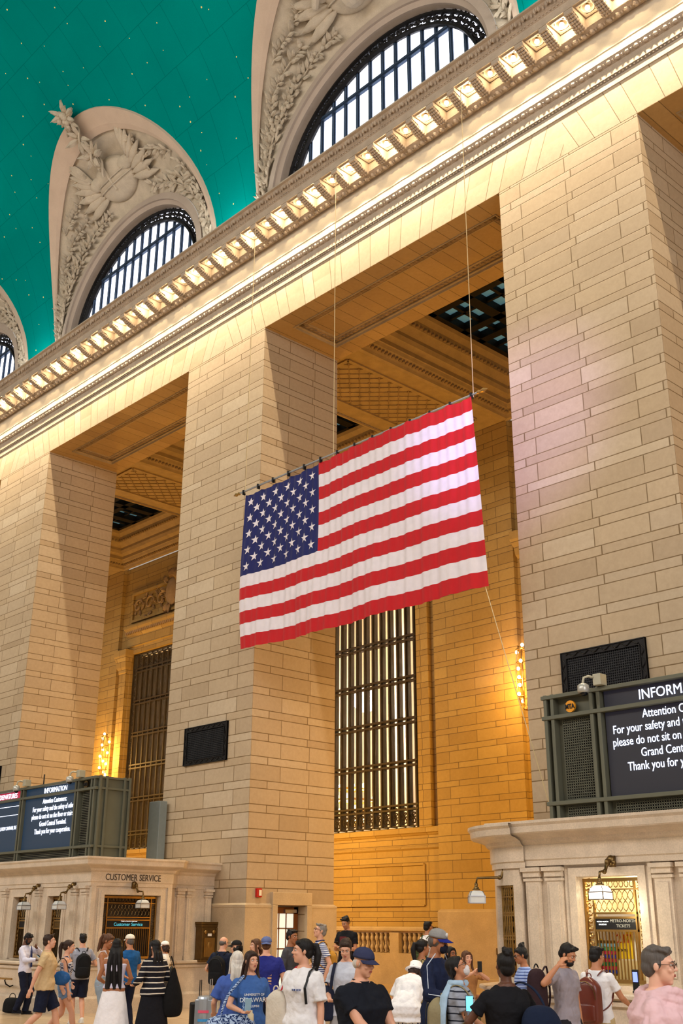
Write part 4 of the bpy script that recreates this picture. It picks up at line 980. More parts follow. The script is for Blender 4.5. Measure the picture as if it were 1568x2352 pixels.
camera_unit('dome security camera over the departures header of the left board', -31.1, 16.28, 5.80)
an = MB().tube([(-30.6, 16.6, 5.77), (-30.6, 16.6, 6.15)], .02, 6).build('antenna', M_black); tag(an, 'short black antenna standing on the left information board', 'antenna')

# sconces with clustered bare bulbs beside the passage windows
M_hot = glow('sconce_bulb', (255,225,150), 30)
for (x, lb) in ((-22.85, 'tall brass candelabra of bare bulbs beside the right pier'), (-49.72, 'tall brass candelabra of bare bulbs above the left board')):
    s_ = thing('wall_sconce', lb, 'wall lamp', (x, 30.2, 9.0))
    m = MB()
    for q in range(4):
        a_ = q*PI/2+.6; m.tube([(math.cos(a_)*(.10+.12*math.sin(PI*k/20*1.0)), math.sin(a_)*(.10+.12*math.sin(PI*k/20)) , 2.1*k/20) for k in range(21)], .025, 5)
    for z in (.3, .9, 1.5, 1.95): m.tube([(.2*math.cos(t_), .2*math.sin(t_), z) for t_ in np.linspace(0, 2*PI, 13)], .02, 5, False)
    m.tube([(0,.0,-.1),(0,.25,-.1)], .05, 6); m.build('stem', M_brass, s_, smooth=True)
    rg = random.Random(4)
    for k in range(12):
        a_ = k*2.2; z = .02+2.06*k/11; r_ = .26+.06*math.sin(k*1.7)
        MB().ell((math.cos(a_)*r_, math.sin(a_)*r_*.7, z), (.058,.058,.065), 10, 6).build('bulb', M_hot, s_, smooth=True)
    lamp('sconce_light', 'POINT', (x+.1, 29.6, 9.8), 420, (1,.55,.14), .15)
ch = thing('chandelier', 'blazing chandelier seen through the bars of the passage window', 'chandelier', (-36.7, 35.4, 6.2))
MB().tube([(0,0,1.5),(0,0,13.8)], .04, 6).build('stem', M_brass, ch); m = MB()
for zz, rr in ((0,.5),(.5,.85),(1.0,1.0),(1.5,.7)): m.tube([(rr*math.cos(t_), rr*math.sin(t_), zz) for t_ in np.linspace(0, 2*PI, 25)], .05, 6, False)
m.build('ring', M_brass, ch)
for zz, rr, n_ in ((0,.5,6),(.5,.85,10),(1.0,1.0,12),(1.5,.7,8)):
    for k in range(n_): MB().ell((rr*math.cos(k*2*PI/n_), rr*math.sin(k*2*PI/n_), zz+.12), (.1,.1,.12), 8, 6).build('bulb', M_hot, ch, smooth=True)
# ------------------------------------------------------------------ people
SK = {'light': C(214,160,132), 'mid': C(186,128,94), 'tan': C(160,104,70), 'dark': C(92,56,38), 'pale': C(226,176,150)}
def skin_mat(k):
    n = 'skin_'+k
    if n in _mc: return _mc[n]
    t = NT(n, .5, 0, .35); c = SK[k]; nz = t.noise(14, 4); t.l(t.mix(nz, tuple(q*.88 for q in c), tuple(min(1, q*1.1) for q in c)), t.b.inputs['Base Color'])
    t.b.inputs['Subsurface Weight'].default_value = .08; t.b.inputs['Subsurface Radius'].default_value = (.02,.008,.004); _mc[n] = t.m; return t.m
def cloth_mat(name, rgb, stripe=None, rough=.85, pat=None):
    """stripe = (rgb2, period, duty) horizontal bands woven into the cloth; pat = second colour of a mottled print"""
    if name in _mc: return _mc[name]
    t = NT(name, rough, 0, .15); c = C(*rgb); tc = t.n('ShaderNodeTexCoord').outputs['Object']
    nz = t.noise(9, 4, tc); col = t.mix(nz, tuple(q*.82 for q in c), tuple(min(1, q*1.12) for q in c))
    if stripe:
        sp = t.n('ShaderNodeSeparateXYZ'); t.l(tc, sp.inputs[0]); ax = sp.outputs[2] if len(stripe) < 4 else sp.outputs[0]
        f = t.math('FRACT', t.math('ADD', t.math('DIVIDE', t.math('ADD', ax, t.math('MULTIPLY', t.noise(3, 2, tc), .03)), stripe[1]), 50)); col = t.mix(t.math('LESS_THAN', f, stripe[2]), col, C(*stripe[0]))
    if pat:
        v = t.n('ShaderNodeTexVoronoi', feature='DISTANCE_TO_EDGE'); v.inputs['Scale'].default_value = pat[1]; t.l(tc, v.inputs['Vector'])
        w_ = t.n('ShaderNodeTexWave', wave_type='RINGS'); w_.inputs['Scale'].default_value = pat[1]*.5; w_.inputs['Distortion'].default_value = 12; w_.inputs['Detail'].default_value = 2; t.l(tc, w_.inputs['Vector'])
        col = t.mix(t.math('GREATER_THAN', w_.outputs[1] if False else w_.outputs['Fac'], .62), col, C(*pat[0])); col = t.mix(t.math('LESS_THAN', v.outputs['Distance'], .05), col, C(*pat[0]))
    t.l(col, t.b.inputs['Base Color']); b = t.n('ShaderNodeBump'); b.inputs['Strength'].default_value = .8; b.inputs['Distance'].default_value = .03
    t.l(t.noise(7, 3, tc, .55), b.inputs['Height']); t.l(b.outputs[0], t.b.inputs['Normal']); _mc[name] = t.m; return t.m
HAIR = {'black': (20,17,17), 'dbrown': (48,32,25), 'brown': (84,54,36), 'grey': (128,120,112), 'dgrey': (88,82,78), 'white': (205,198,188)}
def hair_mat(k):
    n = 'hair_'+k
    if n in _mc: return _mc[n]
    t = NT(n, .55, 0, .25); c = C(*HAIR[k]); tc = t.n('ShaderNodeTexCoord').outputs['Object']
    mp = t.n('ShaderNodeMapping'); mp.inputs['Scale'].default_value = (60, 60, 7); t.l(tc, mp.inputs[0]); nz = t.noise(1, 4, mp.outputs[0])
    t.l(t.mix(nz, tuple(q*.6 for q in c), tuple(min(1, q*1.5) for q in c)), t.b.inputs['Base Color']); t.bump(nz, .7, .012); _mc[n] = t.m; return t.m
M_eye = plain('eye_white', (225,215,205), .3); M_iris = plain('iris', (35,22,16), .2); M_lip = plain('lip', (165,88,78), .5); M_lens = plain('dark_lens', (28,24,30), .15); M_frm = plain('spectacle_frame', (60,45,35), .3)
M_shoe = {'white': cloth_mat('shoe_white', (215,212,205)), 'black': cloth_mat('shoe_black', (22,22,26)), 'grey': cloth_mat('shoe_grey', (120,120,120))}

def remeshed(mb, name, m, parent, vox=.010, smooth=4, flat=False, fold=0):
    o = mb.build(name, m); md = o.modifiers.new('r', 'REMESH'); md.mode = 'VOXEL'; md.voxel_size = vox
    if smooth: s_ = o.modifiers.new('s', 'SMOOTH'); s_.factor = .5; s_.iterations = smooth
    dg = bpy.context.evaluated_depsgraph_get(); me = bpy.data.meshes.new_from_object(o.evaluated_get(dg)); old = o.data
    o.modifiers.clear(); o.data = me; bpy.data.meshes.remove(old); me.name = name
    me.materials.clear(); me.materials.append(m)
    if fold:      # soft folds of the cloth
        sd = parent.location.x*3.1
        for v_, n_ in [(v, v.normal.copy()) for v in me.vertices]:
            q = v_.co; a = noise.noise(Vector((q.x*9+sd, q.y*9, q.z*4.5))) + .5*noise.noise(Vector((q.x*17+sd, q.y*17+q.z*9, q.z*9)))
            v_.co = q + n_*fold*(abs(a)*1.6-.25)
    if not flat: me.polygons.foreach_set('use_smooth', [True]*len(me.polygons))
    o.parent = parent; return o
def ik(a, t_, l1, l2, hint):
    d = t_-a; L = min(d.length, (l1+l2)*.995); d.normalize(); t2 = a+d*L
    x = (l1*l1-l2*l2+L*L)/(2*L); h = math.sqrt(max(0, l1*l1-x*x)); hn = (hint-hint.dot(d)*d).normalized()
    return a+d*x+hn*h, t2
NP = 20
def ring(c, rx, ry, up=None, tw=0):
    return [Vector((c[0]+rx*math.copysign(abs(math.cos(a))**.88, math.cos(a)), c[1]+ry*math.copysign(abs(math.sin(a))**.88, math.sin(a)), c[2])) for a in [2*PI*k/NP for k in range(NP)]]
def person(label, X, Y, H, facing, skin='light', hair=('short','dbrown'), top=('tee', None), bottom=('pants', None), female=False, build=1.0,
           R=None, Lh=None, lean=0, head=(0,0), stride=0, cap=None, glasses=None, z0=0, shoes='black', vox=.010, twist=0, hip=0, extra=None, open_hand=False, beard=False, face=True, legs=True):
    v = Vector((X, Y, 0)).normalized(); rt = Vector((v.y, -v.x, 0)); a = math.radians(facing); fwd = -v*math.cos(a)+rt*math.sin(a)
    P = thing('person', label, 'person', (X, Y, z0), math.atan2(fwd.y, fwd.x)+PI/2)
    s = H/1.75; B = build; Vv = lambda x, y, z: Vector((x*s, y*s, z*s))
    ln = math.radians(lean)
    def U(p):      # lean of the upper body about the hips
        p = Vector(p); z = p.z/s
        if z > .93: f = min(1, (z-.93)/.25); return Matrix.Translation(Vv(0,0,.93)) @ Matrix.Rotation(-ln*-f, 4, 'X') @ (p-Vv(0,0,.93))
        return p
    sw = .192*(.90 if female else 1.0)*B**.5
    hp, kn, an = {}, {}, {}
    for k, sd in ((1, 'L'), (-1, 'R')):
        st = stride*k
        hp[sd] = Vv(.092*k, 0, .91); an[sd] = Vv((.09+.02*(not stride))*k, -.30*st+.02, .09+max(0, -st)*.09); kn[sd], an[sd] = ik(hp[sd], an[sd], .43*s, .42*s, Vector((0,-1,0)))
    sh = {'L': U(Vv(sw*.93, .0, 1.395)), 'R': U(Vv(-sw*.93, .0, 1.395))}; el, wr = {}, {}
    for sd, tg, k in (('L', Lh, 1), ('R', R, -1)):
        if tg is None: tg = (.07, .02+.05*k*stride*4, .83)
        t_ = Vv(k*(.185*B+tg[0]), -tg[1], tg[2]); hint = Vector((k*.5, .8, -.35)) if tg[2] < 1.38 else Vector((k*1.0, .1, -.5))
        el[sd], wr[sd] = ik(sh[sd], t_, .285*s, .255*s, hint)
    body = MB(); lr = 1.0*B**.5
    for k, sd in ((1, 'L'), (-1, 'R')):
        g_ = 1.05 if female else 1
        if legs:
            body.caps(hp[sd], hp[sd].lerp(kn[sd], .5), .092*s*lr*g_, .078*s*lr, 12); body.caps(hp[sd].lerp(kn[sd], .5), kn[sd], .078*s*lr, .055*s, 12)
            body.caps(kn[sd], kn[sd].lerp(an[sd], .35)+Vector((0,.012,0)), .055*s, .058*s, 12); body.caps(kn[sd].lerp(an[sd], .35)+Vector((0,.012,0)), an[sd], .058*s, .037*s, 12)
            body.caps(an[sd]+Vv(0,.02,-.04), an[sd]+Vv(0,-.15,-.065), .036*s, .03*s, 8)
        r0 = .047*lr*(.88 if female else 1)
        body.caps(sh[sd], el[sd], r0*s*1.08, r0*s*.82, 10); body.caps(el[sd], el[sd].lerp(wr[sd], .3), r0*s*.84, r0*s*.84, 10); body.caps(el[sd].lerp(wr[sd], .3), wr[sd], r0*s*.84, .026*s, 10)
        d = (wr[sd]-el[sd]).normalized(); side = d.cross(Vector((0,-1,0)) if abs(d.y) < .8 else Vector((0,0,1))).normalized(); nn = side.cross(d)
        if abs(d.z) > .6: side, nn = Vector((0,-1,0)), Vector((k,0,0)); side = (side-side.dot(d)*d).normalized(); nn = d.cross(side)
        pc = wr[sd]+d*.05*s; Rm = Matrix((side, d, nn)).transposed()
        body.ell(pc, (.040*s, .052*s, .018*s), 12, 8, Rm)
        cl = 1 if nn.dot(Vector((-k, -.4, 0))) > 0 else -1
        for q in range(4):
            o_ = pc+side*(.030-.020*q)*s+d*.040*s; Lf = (.068, .078, .072, .055)[3-q]*s
            b1 = o_+d*Lf*.5+nn*cl*.006; b2 = b1+d*Lf*.36+nn*cl*.020*s; b3 = b2+d*Lf*.10+nn*cl*.022*s
            body.caps(o_, b1, .0098*s, .0092*s, 6); body.caps(b1, b2, .0092*s, .0085*s, 6); body.caps(b2, b3, .0085*s, .0078*s, 6)
        th = pc+side*.034*s-d*.025*s; t1 = th+side*.028*s+d*.030*s+nn*cl*.012; body.caps(th, t1, .0125*s, .0105*s, 6); body.caps(t1, t1+d*.028*s+nn*cl*.008, .0105*s, .009*s, 6)
    W = [(.84,.125,.085,.0),(.90,.165,.105,.005),(.97,.168 if female else .158,.11,.005),(1.06,.128 if female else .142,.088,.0),(1.16,.132 if female else .150,.092,-.005),(1.27,.152 if female else .168,.115 if female else .112,-.01),(1.35,sw+.0,.108,0),(1.405,sw*.90,.090,.003),(1.445,sw*.66,.072,.008),(1.475,.082,.062,.012),(1.50,.064,.058,.012)]
    TW = [(z, x*(B if z < 1.3 else B**.5), y*(B**1.3 if z < 1.3 else B**.6), oy) for z, x, y, oy in W]
    body.loft([[U(q) for q in ring(Vv(0, oy, z), x*s, y*s)] for z, x, y, oy in TW])
    nb = U(Vv(0,.014,1.47)); hc = U(Vv(0,-.020,1.636)); pit, yaw = math.radians(head[0]), math.radians(head[1])
    HM = Matrix.Translation(nb.lerp(hc, .45)) @ Matrix.Rotation(yaw, 4, 'Z') @ Matrix.Rotation(pit+ln*.0, 4, 'X') @ Matrix.Translation(-(nb.lerp(hc, .45)))
    HT = lambda x, y, z: HM @ (hc+Vector((x,y,z))*s)
    HR = (Matrix.Rotation(yaw, 3, 'Z') @ Matrix.Rotation(pit, 3, 'X'))
    body.caps(nb, HT(0,.02,-.06), .061*s*(.86 if female else 1), .056*s*(.88 if female else 1), 12)
    def he(mb, c, r, n=14, m=10): mb.ell(HT(*c), tuple(q*s for q in r), n, m, HR)
    he(body, (0,.012,.030), (.073,.093,.078), 18, 14); he(body, (0,-.03,-.040), (.056,.058,.074)); he(body, (0,-.060,-.092), (.026,.022,.020)); he(body, (0,-.045,-.065), (.046,.040,.035))
    he(body, (0,-.074,.030), (.050,.018,.013)); he(body, (-.034,-.070,-.02), (.022,.018,.02)); he(body, (.034,-.070,-.02), (.022,.018,.02))
    body.caps(HT(0,-.086,.016), HT(0,-.106,-.018), .009*s, .0115*s, 8); he(body, (.011,-.095,-.021), (.009,.009,.008)); he(body, (-.011,-.095,-.021), (.009,.009,.008))
    he(body, (0,-.087,-.052), (.022,.012,.009))
    for k in (-1, 1): he(body, (.075*k,.008,-.004), (.010,.019,.029))
    remeshed(body, 'body', skin_mat(skin), P, vox, 3)
    if face:
        m = MB(); mi_ = MB(); br_ = MB()
        for k in (-1, 1):
            he(m, (.030*k,-.0775,.010), (.0135,.010,.0070), 10, 6); he(mi_, (.030*k,-.0850,.009), (.0058,.004,.0062), 8, 6)
            br_.tube([HT(.012*k,-.093,.027), HT(.030*k,-.092,.034), HT(.047*k,-.080,.028)], [.0025*s, .0032*s, .0018*s], 6)
        ey_ = m.build('eyes', M_eye, P, smooth=True); mi_.build('irises', M_iris, ey_, smooth=True); br_.build('eyebrows', hair_mat(hair[1]) if hair[1] not in ('white',) else hair_mat('grey'), P)
        m = MB(); he(m, (0,-.0935,-.048), (.020,.006,.0040), 12, 6); he(m, (0,-.0925,-.056), (.018,.007,.0050), 12, 6); m.build('lips', M_lip, P, smooth=True)
    if beard:
        m = MB(); he(m, (0,-.05,-.078), (.052,.050,.040)); he(m, (0,-.082,-.072), (.036,.022,.03)); he(m, (.052,-.02,-.045), (.016,.03,.04)); he(m, (-.052,-.02,-.045), (.016,.03,.04)); he(m, (0,-.098,-.036), (.026,.008,.006)); remeshed(m, 'beard', hair_mat('black' if hair[1] == 'black' else 'dbrown'), P, .007, 2)
    # hair
    rg = random.Random(hash(label) % 999 if False else int(abs(X*13+Y*7)*10)); hs, hcx = hair; m = MB()
    def cap_hair(gr=1.0):
        if cap: he(m, (0,.030,.000), (.078,.090,.070), 18, 12); he(m, (0,.060,-.02), (.068,.056,.055), 14, 10); return
        he(m, (0,.024,.045), (.080*gr,.096*gr,.082*gr), 18, 12)
        he(m, (0,.060,-.01), (.070*gr,.060,.065), 14, 10)
        for k in (-1, 1): he(m, (.064*k,.012,.012), (.016,.035,.036))
    if hs == 'short':
        cap_hair(1.0)
        for k in range(0 if cap else 16): he(m, (rg.uniform(-.06,.06), rg.uniform(-.065,.07), rg.uniform(.09,.115)-.0), (.024,.026,.016), 8, 6)
        for k in range(0 if cap else 6): he(m, (-.05+.02*k, -.058, .088), (.018,.018,.016), 8, 6)
    elif hs == 'bald':
        he(m, (0,.062,-.012), (.068,.052,.052)); 
        for k in (-1, 1): he(m, (.066*k,.02,.0), (.012,.04,.035))
    elif hs in ('curly', 'afro', 'bob'):
        cap_hair(1.04); rr = .03
        for k in range(60 if hs != 'bob' else 30):
            an_ = rg.uniform(0, 2*PI); z = rg.uniform(-.14 if hs != 'afro' else .0, .02 if cap else .11); rad = .082 if z < .07 else .05
            y = math.sin(an_)*rad*1.08+.022
            if y < -.02 and z < .055: continue
            he(m, (math.cos(an_)*rad, y, z), (rr*rg.uniform(.7,1.1),)*2+(rr*1.2,), 8, 6)
    elif hs in ('long', 'loose', 'wavy'):
        cap_hair(1.03); he(m, (0,-.045,.085), (.055,.035,.026)); zb = {'long': -.62, 'loose': -.34, 'wavy': -.22}[hs]
        for k in range(26):
            u = -1+2*k/25; x0, y0 = .068*u, .062+.03*(1-u*u); xe = .115*u*(1.15 if hs == 'long' else .9)
            off = .10 if hs == 'long' else .085
            pts = [HT(x0*.8, y0*.6, .06)]; base = HT(x0*1.1, y0, -.05); pts.append(base)
            n_ = 6
            for q in range(1, n_+1):
                f = q/n_; zz = zb*f*(1-.08*abs(u)*rg.random()); b_ = U(Vv(xe*(.7+.3*f), .012+off+.02*math.sin(u*8+f*3), 1.58+zz)); pts.append(b_ if f > .3 else base.lerp(b_, f/.3*.7+.3))
            m.tube(pts, [.02*s, .024*s]+[.022*s*(1-.5*(q/n_)**3) for q in range(1, n_+1)], 6)
        for k in (-1, 1):     # strands beside the face
            m.tube([HT(.04*k,-.055,.085), HT(.071*k,-.040,.04), HT(.078*k,-.030,-.03), HT(.082*k,-.01,-.11), U(Vv(.095*k,-.05,1.44)), U(Vv(.10*k,-.105,1.36+zb*.02))], [.012*s,.018*s,.022*s,.024*s,.022*s,.010*s], 6)
    elif hs in ('ponytail', 'bun', 'braids'):
        cap_hair(1.02); he(m, (0,-.042,.082), (.058,.035,.026))
        if hs == 'ponytail':
            q0 = (0,.095,.065); he(m, q0, (.026,.026,.026)); m.tube([HT(*q0), HT(.01,.145,.06), HT(.02,.165,-.02), HT(.02,.155,-.10), HT(.01,.14,-.19), HT(0,.13,-.24)], [.02*s,.032*s,.040*s,.038*s,.028*s,.008*s], 9)
        elif hs == 'bun':
            he(m, (0,.055,.130), (.048,.048,.042)); 
            for k in range(14): an_ = k*2.4; he(m, (.036*math.cos(an_), .055+.036*math.sin(an_), .130+rg.uniform(-.02,.03)), (.02,.02,.018), 8, 6)
        else:
            for k in range(12):
                u = -1+2*k/11; pts = [HT(.07*u, .05, .05)]+[HT(.085*u+.01*math.sin(q*2+k), .075+.02*(1-u*u)+.006*math.sin(q*3), -.03-.05*q) for q in range(6)]; m.tube(pts, .0095*s, 6)
    if hs != 'none': remeshed(m, 'hair', hair_mat(hcx), P, .0075, 2 if hs not in ('long','loose','wavy') else 1)
    if cap:
        kind, rgb, brim = cap[:3]; m = MB()
        if kind == 'cap':
            rings = []
            for j in range(8):
                f = j/7*PI/2; rings.append([HT(math.cos(a_)*.090*math.cos(f)**.8, .012+math.sin(a_)*.108*math.cos(f)**.8, .045+.088*math.sin(f)) for a_ in [2*PI*k/20 for k in range(20)]])
            m.loft(rings); he(m, (0,.012,.133), (.009,.009,.006), 8, 5)
            cpo = m.build('cap', cloth_mat('cap_%d_%d_%d' % rgb, rgb), P, smooth=True)
            m = MB(); b_ = brim; sg = -1 if b_ >= 0 else 1; vs = []
            for lay in (0, -.005):
                for i in range(9):
                    an_ = PI*(.12+.76*i/8); 
                    for rr_ in (.092, .175): vs.append(HT(math.cos(an_)*.088*(1 if rr_ < .1 else .92), .012+sg*math.sin(an_)*(.108 if rr_ < .1 else .185)+ (sg*.0), .048-(.022 if rr_ > .1 else 0)-abs(math.cos(an_))*.014+lay))
            m.add(vs, [(i*2, i*2+2, i*2+3, i*2+1) for i in range(8)] + [(18+i*2, 18+i*2+1, 18+i*2+3, 18+i*2+2) for i in range(8)] + [(i*2+1, i*2+3, 18+i*2+3, 18+i*2+1) for i in range(8)])
            m.build('cap_brim', cloth_mat('cap_%d_%d_%d' % (cap[3] if len(cap) > 3 else rgb), cap[3] if len(cap) > 3 else rgb), cpo, smooth=True)
            if len(cap) > 4: m = MB(); he(m, (0,-.088,.085), (.024,.008,.020), 12, 8); m.build('cap_badge', plain('badge', cap[4], .5), cpo, smooth=True)
        else:
            m.loft([[HT(math.cos(a_)*r_, .012+math.sin(a_)*r_*1.12, z_) for a_ in [2*PI*k/24 for k in range(24)]] for r_, z_ in ((.155,.0),(.150,.006),(.095,.045),(.090,.105),(.070,.125),(.0,.130))], True)
            m.build('bucket_hat', cloth_mat('hat_%d_%d_%d' % rgb, rgb), P, smooth=True)
    if glasses:
        m = MB(); l_ = MB()
        for k in (-1, 1):
            m.tube([HT(.031*k+math.cos(t_)*.021, -.099, .008+math.sin(t_)*.016) for t_ in np.linspace(0, 2*PI, 13)], .0022*s, 5, False); m.bar(HT(.052*k,-.097,.012), HT(.078*k,.0,.012), .004*s)
            l_.ell(HT(.031*k,-.099,.008), (.019*s,.002*s,.014*s), 12, 6, HR)
        m.bar(HT(-.010,-.100,.012), HT(.010,-.100,.012), .004*s); sp_ = m.build('spectacles', M_frm, P)
        if glasses == 'sun': l_.build('lenses', M_lens, sp_)
    if hs == 'mask' or (extra and 'mask' in extra):
        m = MB(); he(m, (0,-.066,-.055), (.052,.048,.052)); he(m, (0,-.085,-.035), (.03,.035,.03)); remeshed(m, 'face_mask', cloth_mat('mask_'+extra['mask'][0], extra['mask'][1]), P, .007, 3)
    # clothes
    def limb(mb, a, b, ra, rb, hem=True):
        d = (b-a); n_ = 6; mb.tube([a+d*(q/n_) for q in range(n_+1)], [ra+(rb-ra)*q/n_ + .004*math.sin(q*2.3) for q in range(n_+1)], 12)
    tk, tm = top
    if tk:
        m = MB(); gap = {'tee': .020, 'tank': .010, 'long': .020, 'loose': .038, 'jacket': .032, 'shawl': .05}.get(tk, .02)*s
        hem = {'tee': .86, 'tank': .98, 'long': .88, 'loose': .78, 'jacket': .84, 'shawl': .9}.get(tk, .88) - hip
        rows = [(hem, TW[1][1]*1.0, TW[1][2]*1.03, 0)] + [r for r in TW if r[0] > hem+.03 and r[0] < 1.49]
        if tk == 'tank': rows = [r for r in rows if r[0] < 1.37] + [(1.375, sw*.72, .092, 0), (1.40, sw*.5, .06, 0)]
        rl_ = []
        for z, x, y, oy in rows:
            e_ = gap*(1.25 if z < 1.1 else 1)*(1 if z < 1.38 else (.55 if z < 1.46 else .3)); rl_.append([U(q) for q in ring(Vv(0, oy, z), x*s+e_, y*s+e_)])
        m.loft(rl_)
        if tk == 'tank':
            for k in (-1, 1): m.tube([U(Vv(.075*k,-.085,1.36)), U(Vv(.085*k,-.03,1.468)), U(Vv(.085*k,.05,1.455)), U(Vv(.075*k,.085,1.36))], .016*s, 6)
        else:
            for sd in 'LR':
                f = {'tee': .62, 'long': 1, 'loose': .8, 'jacket': 1, 'shawl': .7}.get(tk, .6); r0 = .047*lr*s*(.9 if female else 1)
                m.caps(sh[sd], sh[sd].lerp(el[sd], .3), r0+gap*.45, r0+gap*.7, 12)
                if f >= 1: limb(m, sh[sd], el[sd], r0+gap*.55, r0*.9+gap*.8); m.caps(el[sd]+Vector((0,0,.003)), el[sd], r0*1.0+gap*.9, r0*1.0+gap*.9, 10); limb(m, el[sd], el[sd].lerp(wr[sd], .93), r0*.88+gap*.9, r0*.6+gap*.7)
                else: limb(m, sh[sd], sh[sd].lerp(el[sd], f), r0+gap*.5, r0*.98+gap*.95)
        if tk == 'shawl':
            for k in range(5): m.tube([U(Vv(math.cos(t_)*(.13+.012*k), math.sin(t_)*(.12+.012*k)+.0, 1.47-.035*k+.02*math.sin(t_*2+k))) for t_ in np.linspace(0, 2*PI, 17)], .034*s, 8, False)
        remeshed(m, {'tee': 'tee_shirt', 'tank': 'tank_top', 'long': 'shirt', 'loose': 'loose_blouse', 'jacket': 'jacket', 'shawl': 'shawl'}[tk], tm, P, vox, 2, fold={'tank': .003, 'loose': .014, 'shawl': .014}.get(tk, .010))
        if extra and 'collar' in extra: 
            m = MB(); m.tube([U(Vv(math.cos(t_)*.068, .008+math.sin(t_)*.068, 1.492-.02*(math.sin(t_) < 0)*abs(math.sin(t_)))) for t_ in np.linspace(0, 2*PI, 17)], .013*s, 6, False); m.build('collar', extra['collar'], P, smooth=True)
    bk, bm_ = bottom
    if bk and legs:
        m = MB(); g_ = .016*s
        if bk in ('pants', 'jeans', 'shorts', 'hotpants'):
            m.loft([ring(Vv(0, oy, z), x*s+g_, y*s+g_) for z, x, y, oy in TW[:4]])
            f = {'pants': 1, 'jeans': 1, 'shorts': 1, 'hotpants': .32}[bk]
            for sd in 'LR':
                wd = (.030 if bk in ('pants','shorts') else .018)*s
                if bk == 'shorts': limb(m, hp[sd], hp[sd].lerp(kn[sd], .92), .092*s*lr+g_, .072*s*lr+wd)
                elif bk == 'hotpants': limb(m, hp[sd], hp[sd].lerp(kn[sd], .38), .096*s*lr+g_, .090*s*lr+.012)
                else:
                    limb(m, hp[sd], kn[sd], .092*s*lr+g_*.8, .058*s+wd); m.caps(kn[sd]+Vector((0,-.004,0)), kn[sd]+Vector((0,.004,.001)), .062*s+wd, .062*s+wd, 12); limb(m, kn[sd], an[sd]+Vv(0,0,-.02), .058*s+wd, .042*s+wd)
            remeshed(m, 'trousers' if f == 1 and bk != 'shorts' else 'shorts', bm_, P, vox, 2, fold=.008)
        else:
            zb, fl_ = {'skirt': (.16, .30), 'shortskirt': (.52, .20), 'maxi': (.08, .33)}[bk]; n_ = 40; rows = []
            for q in range(13):
                f = q/12; z = 1.0*(1-f)+zb*f; rx = .150*B+ (fl_-.150)*f**.8; ry = .105+ (fl_*.85-.105)*f**.8
                rows.append([Vv(math.cos(a_)*rx*(1+.05*f*math.sin(a_*13)), .004+math.sin(a_)*ry*(1+.05*f*math.sin(a_*13+1)), z) for a_ in [2*PI*k/n_ for k in range(n_)]])
            m.loft(rows); m.build('skirt', bm_, P, smooth=True)
    if legs:
        m = MB()
        for sd in 'LR':
            a_ = an[sd]; m.caps(a_+Vv(0,.03,-.045), a_+Vv(0,-.13,-.052), .044*s, .040*s, 10); m.caps(a_+Vv(0,.02,-.02), a_+Vv(0,-.03,-.02), .046*s, .042*s, 10); m.box(*(lambda c: (c.x-.042*s, c.x+.042*s, c.y-.185*s, c.y+.075*s, c.z-.09*s, c.z-.068*s))(a_))
        remeshed(m, 'shoes', M_shoe[shoes], P, .010, 2)
    P['s_'] = 0; del P['s_']
    return P, dict(U=U, Vv=Vv, sh=sh, el=el, wr=wr, HT=HT, s=s, M=Matrix.Translation((X, Y, z0)) @ Matrix.Rotation(P.rotation_euler.z, 4, 'Z'))

# ---- things people carry: built in the carrier's own frame, then left as things of their own
def carried(name, label, cat, J, at):
    o = bpy.data.objects.new(name, None); COL.objects.link(o); o.empty_display_size = .1
    o.matrix_world = J['M'] @ Matrix.Translation(at); return tag(o, label, cat)
def backpack(label, J, m_, w_=.30, h=.46, d=.17, z=1.13, straps=True, leather=False, off=(0,0), tilt=0, name='backpack'):
    s = J['s']; at = J['U'](J['Vv'](off[0], .135+d/2+off[1], z)); B = carried(name, label, 'backpack', J, at)
    m = MB(); rings = []
    for q in range(11):
        f = q/10; zz = -h/2+h*f; k = math.sin(PI*min(1, .25+.75*min(1, (1-f)*2.2)))*.0+ (1-.85*max(0, (f-.72)/.28)**2.4)*(1-.25*max(0, (.12-f)/.12)**2)
        rings.append([Vector((math.copysign(abs(math.cos(a_))**.6, math.cos(a_))*w_/2*k, math.copysign(abs(math.sin(a_))**.6, math.sin(a_))*d/2*(k**.7)+.0, zz)) for a_ in [2*PI*i/20 for i in range(20)]])
    m.loft(rings); m.build('bag', m_, B, smooth=True)
    m = MB(); rings = []
    for q in range(6):
        f = q/5; zz = -h*.42+h*.38*f; rings.append([Vector((math.cos(a_)*w_*.40, d*.42+abs(math.sin(a_))*d*.28*(1-.5*abs(f-.5))*(1 if math.sin(a_) > 0 else -.2), zz)) for a_ in [2*PI*i/16 for i in range(16)]])
    m.loft(rings); fp_ = m.build('front_pocket', m_, B, smooth=True)
    MB().tube([(-.035,-d*.2,h/2-.02), (-.03,-d*.2,h/2+.035), (.03,-d*.2,h/2+.035), (.035,-d*.2,h/2-.02)], .010, 6).build('grab_handle', m_, B)
    MB().tube([(math.cos(a_)*w_*.46, d*.50, h*.04+math.sin(a_)*h*.36) for a_ in np.linspace(0, PI, 12)], .006, 5).build('zip', M_dbrass if leather else M_black, fp_)
    if straps:
        inv = Matrix.Translation(-at)
        for k in (-1, 1):
            U, Vv = J['U'], J['Vv']; pts = [U(Vv(.07*k,.12,1.40)), U(Vv(.115*k,.055,1.478)), U(Vv(.12*k,-.02,1.478)), U(Vv(.125*k,-.115,1.40)), U(Vv(.13*k,-.155,1.28)), U(Vv(.165*k,-.09,1.14)), U(Vv(.17*k,.05,1.04)), U(Vv(.12*k,.13,1.0))]
            mb = MB(); mb.tube([p-at for p in pts], .020*s, 6, sy=.5); mb.build('strap', m_, B, smooth=True)
    return B
